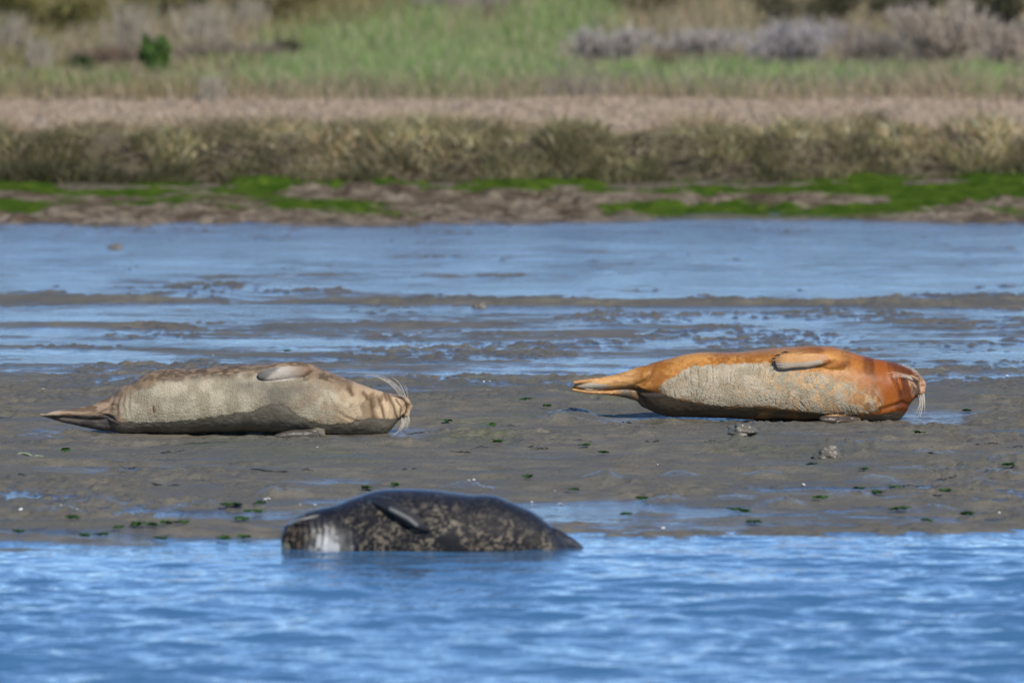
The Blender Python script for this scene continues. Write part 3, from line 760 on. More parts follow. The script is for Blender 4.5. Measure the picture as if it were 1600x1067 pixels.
    # flipper's shadow painted dark beneath it, plus belly dirt
    for (cu, cv, ru, rv, k) in [(432, 606, 38, 14, .85), (385, 598, 30, 8, .5), (430, 622, 24, 16, .8), (472, 602, 28, 8, .5), (300, 588, 40, 6, .3), (478, 628, 12, 14, .35)]:
        q = k * np.exp(-((u - cu) / ru) ** 2 - ((v - cv) / rv) ** 2) * (.5 + fbm(u * .1, v * .1, octs=3, seed=19)) * S1.face
        col = lerp(col, (.145, .125, .095), np.clip(q, 0, 1))
    stripes = 0
    for (pts, w) in [([(577, 622), (580, 640), (582, 655)], 4), ([(590, 622), (595, 637), (598, 652)], 2.3), ([(604, 618), (612, 632), (615, 645), (618, 652)], 2.8), ([(616, 624), (624, 634), (622, 648)], 1.8), ([(543, 605), (548, 614)], 4), ([(565, 612), (572, 622)], 3), ([(598, 616), (602, 624)], 3)]:
        dd, _ = S1.line(pts); stripes = np.maximum(stripes, np.exp(-(dd / w) ** 2))
    col = lerp(col, (.085, .045, .022), stripes * .85 * S1.face * (1 - lower * .4))
    # hind flippers: brown upper, dark shiny lower
    hf = sstep(205, 168, u)
    col = lerp(col, lerp((.29, .20, .13), (.13, .085, .052), sstep(.4, .62, fbm(u * .05, v * .2, octs=2, seed=22))), hf * (1 - lower))
    low2 = sstep(647, 650, v + (u - 120) * .02) * sstep(186, 172, u)
    lowc = lerp((.12, .10, .08), (.055, .045, .038), sstep(.4, .6, fbm(u * .06, v * .15, octs=2, seed=23)))
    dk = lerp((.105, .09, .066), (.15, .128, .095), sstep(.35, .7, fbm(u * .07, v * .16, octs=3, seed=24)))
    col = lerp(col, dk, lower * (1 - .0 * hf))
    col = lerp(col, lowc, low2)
    edge = np.exp(-((pd) / 1.5) ** 2) * sstep(150, 200, u); col = lerp(col, (.05, .04, .028), edge * .6)
    tip = sstep(648, 646, v + 0 * u) * sstep(110, 70, u); col = lerp(col, (.42, .34, .24), tip * .6)
    # fore flipper: pale with a dark tip
    fd = S1.poly([(400, 584), (404, 578), (420, 572), (450, 569), (478, 570), (488, 578), (470, 587), (440, 592), (415, 593), (404, 590)])
    prot = sstep(1.5, -1, fd) * S1.face
    col = lerp(col, lerp((.37, .32, .26), (.17, .10, .055), sstep(438, 484, u + .6 * (580 - v))), prot)
    col = lerp(col, (.12, .11, .095), prot * np.maximum(sstep(426, 414, u + 1.2 * (v - 584)), np.exp(-(((u - 423) / 4) ** 2 + ((v - 578) / 2.5) ** 2)) * .9))
    
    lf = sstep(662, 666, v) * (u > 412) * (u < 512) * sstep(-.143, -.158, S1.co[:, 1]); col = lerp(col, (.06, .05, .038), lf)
    mouthd = np.clip(mouth * 1.1, 0, 1); col = lerp(col, (.05, .03, .022), mouthd)
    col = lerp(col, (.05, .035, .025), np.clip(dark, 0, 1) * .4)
    col = lerp(col, (.10, .025, .025), np.exp(-(nav / 1.3) ** 2) * .9 * S1.face)
    muz = np.exp(-(((u - 636) / 6) ** 2 + ((v - 634) / 10) ** 2)) * .45; col = lerp(col, (.25, .14, .07), muz * (1 - mouthd))
    mud = np.clip((1 - upper) * (1 - lower) * (1 - hd_ * .6) * (1 - hf) * (1 - prot), 0, 1)
    # crumbly texture of drying mud: ragged edge stands proud
    S1.push((mud * (.0010 + .0040 * wr + .002 * (fbm(u * .45, v * .45, octs=2, seed=26) - .5)) + lower * .0016 * (fbm(u * .2, v * .25, octs=3, seed=27) - .5) * 2) * S1.face)
    wetn = np.clip(lower * .45 + low2 * .6 + prot * .15 + (1 - mud) * (1 - lower) * .12, 0, 1)
    # plumb: rest on the mud
    x, y, _ = gpt(u0, v0, .035)
    root = empty('harbor_seal', (x, d + .02, CAMH - (v0 - YH) * d / FPX),
                 'grey brown seal on its side at the left, belly coated in drying mud', 'seal', 'seals hauled out at the edge of the water')
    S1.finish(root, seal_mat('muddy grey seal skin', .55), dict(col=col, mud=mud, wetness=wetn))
    r = np.random.default_rng(5); W = []
    for k in range(13):
        a = k / 12
        p0 = L(622 + 13 * a, 619 + 5 * a, -.035 + .03 * r.random())
        tx, tv = 572 + 52 * a + r.normal(0, 4), 585 + 15 * a + r.normal(0, 3)
        p2 = L(tx, tv, -.06 + .08 * r.random()); p1 = L((622 + 12 * a) * .62 + tx * .38 + 3, min(tv + 4, 606) + 2 * r.random(), -.07)
        W.append((p0, p1, p2, .00062))
    for k in range(14):
        a = k / 13
        p0 = L(624 + 12 * a, 652 - 6 * a, -.045 + .03 * r.random())
        tx, tv = 604 + 34 * a + r.normal(0, 2), 684 - 16 * a + r.normal(0, 2)
        p2 = L(tx, tv, -.07 + .05 * r.random()); p1 = L(629 + 10 * a, 670 - 4 * a, -.08)
        W.append((p0, p1, p2, .00062))
    whisker_mesh(S1, W[:13], root, WHISK); whisker_mesh(S1, W[13:], root, WHISK)
    return root

# ---- seal two: orange, on its side at the right
def seal_two():
    u0, v0 = 1200, 655; d = gpt(0, 651, .035)[1]
    S2 = Seal(u0, v0, d); L = S2.L
    top = [(992, 592), (1000, 581), (1010, 573), (1030, 565.5), (1049, 561), (1067, 555.6), (1095, 550.6), (1124, 550.5), (1142, 551), (1180, 548), (1228, 543.3), (1276, 541), (1305, 542.6), (1325, 548), (1354, 556.8), (1383, 563.8), (1402, 568.4), (1422, 574.5), (1437, 583), (1446, 592), (1451, 602)]
    bot = [(992, 612), (1000, 630), (1015, 640), (1039, 650), (1080, 652.5), (1130, 654), (1180, 656), (1228, 657.5), (1286, 659), (1334, 659), (1364, 660), (1398, 660), (1410, 656), (1420, 644), (1428, 631), (1434, 624), (1443, 619), (1448, 613), (1451, 606)]
    dep = [(992, .03), (1015, .09), (1049, .125), (1100, .16), (1180, .185), (1270, .195), (1330, .175), (1370, .15), (1402, .12), (1420, .09), (1434, .062), (1445, .042), (1451, .012)]
    S2.body(top, bot, dep)
    S2.sweep([L(1030, 588, -.03), L(1005, 588, -.035), (L(975, 594, -.04)), L(945, 598.5, -.045), L(920, 601, -.045), L(899, 603, -.045)], [.052, .046, .035, .028, .022, .009], [.07, .055, .042, .04, .036, .012], (0, -1, 0))
    S2.sweep([L(1030, 622, .0), L(1005, 616, -.0), L(975, 612.5, -.01), L(945, 611.5, -.02), L(918, 610.2, -.03), L(896, 606.5, -.03)], [.055, .040, .026, .015, .012, .005], [.06, .05, .042, .036, .03, .01], (0, -1, 0))
    for k in range(4):
        yy = -.07 + .028 * k
        S2.sweep([L(960, 593 + 1.5 * k, yy * .8), L(925, 594 + 2.5 * k, yy), L(898 + 4 * ((k * 2) % 3), 596.5 + 3.0 * k, yy * 1.1)], [.013, .011, .006], [.012, .011, .006], (0, -1, 0), 10)
        S2.sweep([L(960, 613, yy * .8), L(925, 612 - .3 * k, yy), L(896 + 2 * k, 607.5, yy * 1.1)], [.009, .008, .004], [.012, .011, .006], (0, -1, 0), 10)
    S2.sweep([L(1040, 600, -.11), L(1022, 602, -.085), L(1003, 602, -.07), L(985, 604, -.05)], [.02, .022, .012, .006], [.02, .02, .012, .006], (0, -1, 0))
    # upper fore flipper, paw end to the left with claws
    P, Nn = [], []
    for (u, v, o) in [(1318, 563, -.02), (1300, 560, .000), (1280, 559, .014), (1258, 560.5, .021), (1238, 563, .024), (1222, 565.5, .022), (1213, 567, .014)]:
        y, n = S2.front(u, v + 3); P.append(L(u, v, y) + n * o); Nn.append(n)
    Nn = [np.array([n[0] * .4, n[1] * .4 - .8, n[2] * .4]) for n in Nn]; P = [p + np.array([0, -.006, -.004]) for p in P]
    S2.sweep(P, [.03, .038, .040, .039, .037, .034, .026], [.03, .028, .022, .018, .015, .013, .008], np.array(Nn))
    claws = []
    tips = [(1227, 553.5), (1216, 557.5), (1211, 562), (1210.5, 567), (1214, 572)]
    for k, (tu, tv) in enumerate(tips):
        pts = []
        for q, o in ((0., .020), (.55, .023), (1., .018)):
            uu = 1248 * (1 - q) + (tu + 3) * q; vv = (562 + (k - 2) * 3.2) * (1 - q) + tv * q
            y, n = S2.front(uu, max(vv, 552)); pts.append(L(uu, vv, y) + n * o)
        S2.sweep(pts, [.008, .008, .0055], [.008, .008, .0055], (0, -1, 0), 10)
        dr = pts[2] - pts[1]; dr /= np.linalg.norm(dr)
        claws.append(np.array([pts[2] - dr * .004 + [0, -.001, .002], pts[2] + dr * .012 + [0, -.004, .002], pts[2] + dr * .024 + [0, -.002, -.004]]))
    # lower fore flipper under the chest
    S2.sweep([L(1345, 655, -.14), L(1325, 652.5, -.17), L(1305, 650.5, -.19), L(1288, 650, -.20), L(1281, 649.5, -.20)], [.016, .022, .022, .016, .008], [.012, .013, .012, .010, .005], (0, -.8, .6))
    # muzzle and chin
    S2.ball(L(1436, 592, -.030), (.026, .032, .024)); S2.ball(L(1441, 610, -.030), (.024, .030, .022))
    S2.ball(L(1428, 603, -.045), (.026, .028, .024)); S2.ball(L(1445, 601, -.0), (.018, .035, .022))
    S2.remesh(.0042)
    u, v = S2.u.copy(), S2.v.copy()
    S2.push(.006 * (fbm(u * .03, v * .03, octs=3, seed=31) - .5))
    mouth = S2.crease([(1418, 586), (1424, 590), (1432, 595), (1437, 602), (1437, 611), (1434, 619)], 2.1, .010, .5)
    m2 = S2.crease([(1424, 583), (1434, 586), (1442, 592), (1446, 598)], 1.2, .004, .3)
    m3 = S2.crease([(1440, 600), (1447, 603), (1450, 601)], 1.0, .004, .3)
    m4 = S2.crease([(1424, 596), (1430, 601), (1431, 610), (1427, 618)], 1.3, .005, .4)
    dark = np.maximum.reduce([mouth * .9, m2 * .5, m3 * .5, m4 * .7])
    for (pts, w, dp) in [([(1392, 566), (1398, 590), (1406, 612), (1412, 630)], 2.4, .006), ([(1408, 574), (1414, 596), (1420, 616)], 2.2, .006), ([(1400, 572), (1402, 596), (1410, 618)], 2.0, .003),
                         ([(1424, 636), (1432, 624), (1436, 620)], 2.2, .007), ([(1372, 640), (1392, 634), (1412, 628), (1424, 632)], 3, .006), ([(1375, 634), (1376, 642), (1372, 648)], 1.6, .004),
                         ([(1268, 572), (1288, 569), (1304, 562)], 3.5, .008), ([(1242, 549), (1262, 545.5), (1285, 546)], 2.2, .005), ([(992, 604), (1004, 600), (1016, 588), (1024, 572)], 3.0, .006),
                         ([(985, 606), (998, 606), (1010, 612), (1040, 612)], 2.5, .008), ([(996, 612), (1004, 622), (1018, 632)], 3, .006), ([(1300, 660), (1312, 650), (1330, 650), (1345, 657)], 1.6, .005),
                         ([(1180, 640), (1240, 644), (1290, 648)], 3, .003)]:
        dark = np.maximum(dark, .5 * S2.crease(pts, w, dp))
    mudp = [(1034, 610), (1032, 600.6), (1041, 594), (1058, 585.6), (1069, 574), (1086, 569), (1130, 567), (1180, 564.6), (1201, 563), (1214, 574), (1230, 577.5), (1276, 577), (1315, 588), (1344, 598), (1368, 613), (1380, 628), (1375, 640), (1344, 647), (1320, 646), (1296, 645), (1267, 642), (1238, 636), (1199, 632), (1161, 632.5), (1114, 630.6), (1086, 625), (1049, 619.4)]
    pd = S2.poly(mudp, 3.6, 33, .2)
    soft = 2.0 + 28 * sstep(1270, 1360, u) * sstep(640, 600, v)
    mud = np.clip(.5 - pd / soft / 1.0, 0, 1) * S2.face
    patchy = sstep(.35, .6, fbm(u * .11, v * .09, octs=3, seed=34)); mud *= lerp(1.0, .25 + .75 * patchy, sstep(1265, 1350, u))
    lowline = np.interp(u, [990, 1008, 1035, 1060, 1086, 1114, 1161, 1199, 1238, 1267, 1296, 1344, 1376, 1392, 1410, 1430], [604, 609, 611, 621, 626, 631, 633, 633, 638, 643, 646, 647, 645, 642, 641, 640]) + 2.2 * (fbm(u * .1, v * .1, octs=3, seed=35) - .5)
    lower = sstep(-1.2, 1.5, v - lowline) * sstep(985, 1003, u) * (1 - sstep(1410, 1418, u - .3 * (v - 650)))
    fine = fbm(u * .22, v * .22, S2.co[:, 1] * 40, octs=3, seed=36)
    fur = lerp((.27, .10, .018), (.52, .24, .062), sstep(.3, .72, .5 * fine + .5 * fbm(u * .03, v * .04, octs=2, seed=37)))
    red = sstep(1285, 1395, u + .3 * (600 - v)) * .95
    red = np.maximum(red, .75 * np.exp(-((u - 1320) / 30) ** 2 - ((v - 566) / 9) ** 2)); red = np.maximum(red, .6 * np.exp(-((u - 1288) / 40) ** 2 - ((v - 544) / 5) ** 2))
    deep = lerp((.27, .070, .008), (.11, .026, .005), sstep(.45, .65, fbm(u * .05, v * .025, octs=3, seed=38)))
    col = lerp(fur, deep, np.clip(red, 0, 1))
    topd = sstep(556, 548, v) * sstep(1040, 1080, u) * sstep(1300, 1220, u); col = lerp(col, (.30, .16, .07), topd * .6)
    back = 1 - S2.face; col = lerp(col, lerp((.30, .14, .045), (.16, .07, .025), sstep(.45, .6, fine)), back * .9)
    mc = lerp((.32, .27, .185), (.43, .365, .26), sstep(.3, .7, fbm(u * .07, v * .09, octs=3, seed=39)))
    mc = lerp(mc, (.56, .36, .18), .75 * sstep(.45, .66, fbm(u * .13, v * .10, octs=4, seed=40)) * sstep(1130, 1260, u))
    mud *= .80 + .20 * sstep(.35, .55, fbm(u * .3, v * .35, octs=3, seed=48))
    col = lerp(col, mc, mud)
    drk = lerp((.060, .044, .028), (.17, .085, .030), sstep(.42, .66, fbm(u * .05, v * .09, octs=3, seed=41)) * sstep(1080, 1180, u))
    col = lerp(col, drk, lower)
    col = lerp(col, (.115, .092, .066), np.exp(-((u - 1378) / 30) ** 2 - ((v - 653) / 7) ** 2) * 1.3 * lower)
    col = lerp(col, (.045, .03, .018), np.exp(-(pd / 1.1) ** 2) * .55 * (v > 612) * S2.face)
    # hind flippers
    hf = sstep(1010, 985, u)
    brn = lerp((.52, .28, .10), (.36, .17, .06), sstep(.4, .7, fbm(u * .08, v * .3, octs=3, seed=42)))
    col = lerp(col, brn, hf * (1 - lower))
    pale = sstep(1.2, -1, S2.poly([(903, 600), (925, 597), (945, 598.5), (960, 603), (940, 607.5), (915, 608)], 1, 9)) * S2.face; col = lerp(col, (.38, .32, .24), pale)
    col = lerp(col, (.10, .085, .07), sstep(607, 609, v) * sstep(1002, 985, u) * sstep(960, 978, u) * .9)
    l1, _ = S2.line([(898, 605), (920, 609), (950, 609), (975, 606), (988, 605)]); col = lerp(col, (.035, .025, .018), np.exp(-(l1 / 1.0) ** 2) * .9 * S2.face)
    # fore flipper
    fd = S2.poly([(1208, 566), (1210, 558), (1224, 551), (1250, 547), (1285, 549), (1300, 560), (1290, 568), (1262, 573), (1235, 577), (1214, 575)])
    fl = sstep(1.5, -1, fd) * S2.face
    col = lerp(col, lerp((.50, .25, .09), (.30, .11, .03), sstep(1262, 1300, u)), fl * .9)
    fm = sstep(1.5, -1, S2.poly([(1208, 562), (1240, 563), (1262, 560), (1284, 560), (1286, 567), (1262, 573), (1235, 577), (1210, 577)], 2, 10)) * S2.face
    col = lerp(col, (.36, .31, .24), fm * .9)
    st = np.sin((v - 550 + (u - 1210) * .04) * 1.55); col = lerp(col, (.09, .075, .06), sstep(.1, .8, st) * sstep(1232, 1216, u) * fl * .85)
    l2, _ = S2.line([(1212, 575), (1236, 578), (1264, 574), (1290, 568), (1302, 562)]); 
    # muzzle: pale brown pads
    muz = sstep(1.5, -2, S2.poly([(1418, 590), (1428, 584), (1440, 584), (1452, 594), (1454, 606), (1446, 618), (1434, 622), (1424, 616), (1426, 604)], 1.5, 11))
    col = lerp(col, lerp((.46, .27, .15), (.20, .12, .08), sstep(.42, .62, fbm(u * .18, v * .10, octs=2, seed=43))), muz * .9)
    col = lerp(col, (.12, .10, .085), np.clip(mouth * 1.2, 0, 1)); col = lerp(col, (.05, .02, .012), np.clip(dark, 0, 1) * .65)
    # cracks running across the mud coat
    wob = 12 * (fbm(u * .018, v * .03, octs=3, seed=44) - .5)
    slope = np.interp(u, [1040, 1200, 1260, 1380], [-.12, -.05, .30, .55])
    ph = (u - slope * (v - 600) + wob * 2.2) / 8.0
    cr = np.abs((ph % 1) - .5) * 2
    crk = sstep(.80, .98, cr) * sstep(.42, .56, fbm(u * .045 + 5, v * .05, octs=3, seed=45))
    S2.push((mud * (.0018 - .0040 * crk + .0022 * (fbm(u * .22, v * .4, octs=3, seed=46) - .5)) + lower * .003 * (fbm(u * .15, v * .2, octs=3, seed=47) - .5)) * S2.face)
    col = lerp(col, (.14, .105, .07), crk * mud * .7)
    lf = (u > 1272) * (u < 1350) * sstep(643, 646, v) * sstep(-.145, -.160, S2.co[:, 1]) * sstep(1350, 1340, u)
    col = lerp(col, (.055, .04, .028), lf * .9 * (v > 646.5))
    wetn = np.clip(.30 * (1 - mud) + lower * .25, 0, 1)
    x, y, _ = gpt(u0, v0, .035)
    root = empty('harbor_seal', (x, d + .02, CAMH - (v0 - YH) * d / FPX),
                 'rusty orange seal on its side at the right, pale mud caked on its belly', 'seal', 'seals hauled out at the edge of the water')
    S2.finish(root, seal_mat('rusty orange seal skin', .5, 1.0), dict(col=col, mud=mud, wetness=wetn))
    for c in claws:
        vv, ff = tube(np.array([c[0], (c[0] + c[1]) / 2, c[1], (c[1] + c[2]) / 2, c[2]]), [.0042, .0042, .0036, .0026, .0008], 8)
        mesh_np('claw', vv, ff, CLAW, root)
    r = np.random.default_rng(15); W = []
    for k in range(8):
        a = k / 7
        p0 = L(1434 + 8 * a, 587 + 3 * a, -.05 + .02 * r.random()); tx, tv = 1402 + 26 * a + r.normal(0, 2), 567 + 7 * a + r.normal(0, 1.5)
        W.append((p0, L((1436 + tx) / 2 + 4, tv + 2, -.09), L(tx, tv, -.11 + .03 * r.random()), .0007))
    for k in range(5):
        a = k / 4
        W.append((L(1426 + 3 * a, 588 + 5 * a, -.075), L(1412, 580 + 3 * a, -.13), L(1394 + r.normal(0, 3), 578 + 9 * a, -.14), .0009))
    for k in range(9):
        a = k / 8
        p0 = L(1438 + 9 * a, 617 - 4 * a, -.05 + .02 * r.random()); tx, tv = 1433 + 14 * a + r.normal(0, 2), 652 - 14 * a + r.normal(0, 5)
        W.append((p0, L(1443 + 6 * a, 632, -.07), L(tx, tv, -.08), .0008))
    whisker_mesh(S2, W[:13], root, WHISK); whisker_mesh(S2, W[13:], root, WHISK)
    return root

# ---- seal three: dark spotted, in the shallows
def seal_three():
    u0, v0 = 660, 855; d = gpt(0, 855, 0)[1]
    S3 = Seal(u0, v0, d); L = S3.L
    top = [(438, 838), (441, 828), (447, 820), (453, 816), (462, 809), (474, 802), (493, 797.3), (525, 789.6), (550, 779), (574, 770), (599, 766), (623, 764.6), (660, 765.4), (692, 768), (733, 773.6), (765, 775), (790, 781), (814, 792), (839, 805), (863, 825), (880, 846), (900, 868), (912, 880)]
    bot = [(438, 846), (441, 866), (447, 878), (453, 884), (462, 889), (474, 893), (493, 898), (525, 905), (550, 910), (599, 916), (660, 918), (733, 916), (790, 911), (839, 904), (880, 898), (900, 894), (912, 890)]
    dep = [(438, .012), (443, .05), (455, .075), (480, .10), (525, .135), (574, .17), (660, .19), (740, .18), (800, .15), (850, .11), (885, .07), (912, .03)]
    S3.body(top, bot, dep, e=2.1)
    # raised hind flipper and its submerged twin
    S3.sweep([L(840, 850, -.01), L(862, 846, -.02), L(882, 850, -.02), L(900, 855, -.02), L(916, 862, -.02)], [.06, .05, .036, .022, .006], [.05, .04, .026, .016, .008], (0, -1, .0))
    S3.sweep([L(860, 870, .03), L(890, 874, .03), L(925, 882, .03)], [.04, .03, .008], [.03, .02, .008], (0, -1, .3))
    # upper fore flipper folded down over the flank
    P, Nn = [], []
    for (u, v, o) in [(582, 778, -.01), (600, 784, .006), (622, 795, .018), (643, 808, .022), (660, 818, .018), (672, 824, .010)]:
        y, n = S3.front(u, v); P.append(L(u, v, y) + n * o); Nn.append(n)
    S3.sweep(P, [.018, .026, .028, .024, .018, .006], [.025, .022, .018, .014, .011, .005], np.array(Nn))
    for k in range(4):
        pts = []
        for (uu, vv, o) in [(620, 790, .03), (645, 803, .032), (668 - 3 * k, 820 - 3.4 * k, .016)]:
            uu2 = uu + 2.4 * (k - 1.5); vv2 = vv - 3.4 * (k - 1.5) if uu < 660 else vv + 2
            y, n = S3.front(uu2, vv2); pts.append(L(uu2, vv2, y) + n * o)
        S3.sweep(pts, [.007, .007, .004], [.007, .007, .004], (0, -1, 0), 10)
    # muzzle
    S3.ball(L(452, 832, -.035), (.030, .040, .032)); S3.ball(L(453, 856, -.035), (.030, .040, .030)); S3.ball(L(466, 846, -.055), (.040, .030, .040))
    S3.remesh(.0046)
    u, v = S3.u.copy(), S3.v.copy()
    S3.push(.006 * (fbm(u * .03, v * .03, octs=3, seed=61) - .5))
    mouth = S3.crease([(466, 818), (456, 826), (450, 838), (451, 850), (456, 862)], 2.4, .008, .4)
    dark = mouth
    for (pts, w, dp) in [([(478, 812), (482, 830), (478, 856)], 2.2, .006), ([(488, 810), (493, 828), (487, 858)], 2.2, .006), ([(499, 808), (504, 826), (500, 858)], 2.4, .006), ([(470, 815), (472, 834), (468, 858)], 2.0, .005),
                         ([(510, 806), (513, 826), (511, 852)], 3, .003), ([(548, 812), (552, 830), (553, 856)], 3, .004), ([(584, 786), (606, 800), (630, 813), (655, 826)], 3, .006)]:
        S3.crease(pts, w, dp)
    w1 = u * .13 + 1.3 * fbm(u * .05, v * .05, octs=2, seed=62); w2 = v * .17 + 1.3 * fbm(u * .05 + 30, v * .05, octs=2, seed=63)
    f1 = fbm(w1, w2, S3.co[:, 1] * 14, octs=3, seed=64)
    ring = 1 - sstep(.008, .032, np.abs(f1 - .53)); spot = sstep(.60, .66, fbm(w1 * 1.3 + 40, w2 * 1.3, S3.co[:, 1] * 16, octs=2, seed=65))
    pat = np.clip(np.maximum(ring, spot * .8), 0, 1) * sstep(.28, .5, fbm(u * .02, v * .03, octs=2, seed=66) + .15)
    vt, _ = S3.tb(np.clip(u, 440, 910)); rel = (v - vt)
    pat *= .25 + .75 * sstep(8, 30, rel) ; pat *= S3.face * .9 + .1
    base = lerp((.006, .006, .008), (.020, .018, .018), fbm(u * .1, v * .1, octs=3, seed=67))
    pat *= lerp(.35, 1., sstep(.35, .6, fbm(u * .035 + 11, v * .05, octs=2, seed=70)))
    col = lerp(base, (.235, .19, .13), pat * .75)
    th = np.exp(-((u - 518) / 34) ** 2 - ((v - 852) / 26) ** 2) * 1.15 * sstep(470, 490, u)  # pale throat, whitened further to paint its wet sun highlight
    tn = fbm(u * .08, v * .05, octs=3, seed=68)
    col = lerp(col, lerp((.50, .48, .44), (.17, .155, .135), sstep(.45, .64, tn)), np.clip(th * (.55 + .9 * fbm(u * .07 + 5, v * .07, octs=3, seed=75)), 0, 1) * sstep(800, 830, v + 14 * (fbm(u * .09, v * .06, octs=2, seed=76) - .5)) * sstep(562, 540, u + 16 * (fbm(u * .1, v * .1, octs=2, seed=77) - .5)))
    fold = 0
    for (pts, w) in [([(478, 812), (482, 830), (478, 856)], 2.6), ([(488, 810), (493, 828), (487, 858)], 2.6), ([(499, 808), (504, 826), (498, 858)], 3)]:
        dd, _ = S3.line(pts); fold = np.maximum(fold, np.exp(-(dd / w) ** 2))
    col = lerp(col, (.035, .03, .027), fold * .85 * S3.face * sstep(.35, .6, fbm(u * .12, v * .06, octs=2, seed=79)))
    hd_ = sstep(484, 468, u + .3 * (v - 840)); col = lerp(col, lerp((.022, .018, .016), (.09, .065, .045), sstep(.5, .68, fbm(u * .15, v * .15, octs=3, seed=69))), hd_)
    fl = sstep(2, -2, S3.poly([(584, 772), (600, 774), (640, 790), (664, 812), (674, 824), (664, 826), (640, 816), (610, 802), (588, 786)])) * S3.face
    col = lerp(col, (.020, .020, .022), fl)
    l, t = S3.line([(611, 789), (626, 796), (640, 803), (652, 813)]); col = lerp(col, (.36, .34, .32), np.exp(-(l / 2.0) ** 2) * .6 * S3.face)
    rump = sstep(858, 872, u); col = lerp(col, (.022, .020, .022), rump * .8)
    wetn = np.clip(1.0 - .9 * sstep(10, 34, rel) * (1 - np.clip(th, 0, 1)) + .0 * u, 0, 1) * (1 - .7 * hd_ * sstep(4, 14, rel))
    x, y, _ = gpt(u0, v0, 0)
    root = empty('harbor_seal', (x, d, 0), 'dark wet seal with pale spots resting half submerged in front', 'seal', 'seals hauled out at the edge of the water')
    S3.finish(root, seal_mat('wet spotted seal skin', .62, 0., coat=0), dict(col=col, mud=np.zeros(len(u)), wetness=wetn))
    r = np.random.default_rng(25); W = []
    for k in range(10):
        a = k / 9
        W.append((L(450 + 8 * a, 821 - 3 * a, -.05), L(462 + 6 * a, 806 + 2 * a, -.08), L(480 + 20 * a + r.normal(0, 3), 800 + 8 * (1 - a), -.14), .0011))
        W.append((L(444 + 10 * a, 846 + 3 * a, -.07), L(440 + 8 * a, 856, -.09), L(440 + 12 * a + r.normal(0, 1), 868, -.10), .0007))
    whisker_mesh(S3, W[::2], root, WHISK); whisker_mesh(S3, W[1::2], root, GREYW)
    return root
seal_one(); seal_two(); seal_three()

# ------------------------------------------------------------------ litter on the mud
WEED = leaf_mat('sea lettuce', .2); DKWEED = plain('dark eelgrass', (.028, .026, .018), .35, .5); SHELL = plain('bleached shell', (.75, .72, .66), .4, .5, .08)
PALE = plain('pale reed strip', (.17, .20, .11), .5, .4)
def on_mud(px, py):
    z = .03
    for _ in range(3):
        x, y, _z = gpt(px, py, z); z = mud_z(x, y)
    return x, y, z
def weed(px, py, size, seed, label=None):
    r = np.random.default_rng(seed); x, y, z = on_mud(px, py); z = max(z, 0.0)
    size *= .5; n = int(5 + size * 110); P = np.stack([r.normal(0, size * .5, n), r.normal(0, size * .45, n), r.random(n) * .006], 1)
    vs, fs = [], []
    for i in range(n):
        m = 7; a = np.arange(m) / m * 6.283; rad = (.007 + .010 * r.random()) * (.7 + .6 * r.random(m))
        ring = np.stack([np.cos(a) * rad * 1.5, np.sin(a) * rad, .004 + .013 * r.random(m)], 1) + P[i]
        c = P[i] + [0, 0, .010 + .006 * r.random()]
        base = len(vs); vs.extend([c, *ring])
        for k in range(m): fs.append((base, base + 1 + k, base + 1 + (k + 1) % m))
    col = pick([(.025, .08, .012), (.05, .12, .02), (.015, .04, .008)], [2, 1, 2], len(vs), r)
    o = mesh_np('seaweed_scrap', vs, fs, WEED, attrs=dict(col=col), smooth=False); o.location = (x, y, z)
    tag(o, label or 'small scrap of bright green seaweed on the wet mud', 'seaweed', 'scraps of green seaweed scattered on the mud')
WL = [(828, 752, .05, 'ragged green seaweed scrap on the mud just above the dark seal\'s back'), (944, 712, .03, None), (1269, 730, .04, None), (1353, 738, .03, None), (1400, 764, .035, None), (1345, 773, .03, None), (1478, 777, .04, None),
      (1281, 787, .055, 'long green seaweed scrap on the right part of the mud below the orange seal'), (1406, 800, .06, 'largest green seaweed scrap near the water at the right'), (1514, 810, .04, None), (1178, 822, .06, 'green seaweed scrap lying on the waterline right of the dark seal'),
      (1150, 801, .035, None), (1165, 801, .025, None), (1450, 819, .03, None), (1004, 785, .025, None), (979, 808, .03, None), (896, 763, .03, None), (769, 670, .02, None), (777, 695, .02, None), (822, 632, .03, None),
      (856, 639, .025, None), (1437, 686, .022, None), (1578, 732, .022, None), (913, 701, .015, None), (210, 821, .055, 'largest green seaweed scrap near the water at the left'), (183, 822, .04, None), (110, 817, .045, None), (256, 822, .04, None), (285, 822, .045, None),
      (348, 794, .03, None), (366, 794, .025, None), (403, 793, .035, None), (400, 805, .04, None), (378, 815, .045, None), (249, 836, .03, None), (131, 828, .03, None), (157, 825, .03, None), (26, 825, .03, None),
      (102, 708, .02, None), (382, 833, .03, None), (238, 824, .03, None), (345, 835, .04, None), (700, 663, .015, None), (570, 765, .025, None), (618, 763, .02, None), (1512, 646, .02, None), (449, 552, .015, None), (1375, 775, .03, None)]
for i, (px, py, s_, lab) in enumerate(WL): weed(px, py, s_, 600 + i, lab)

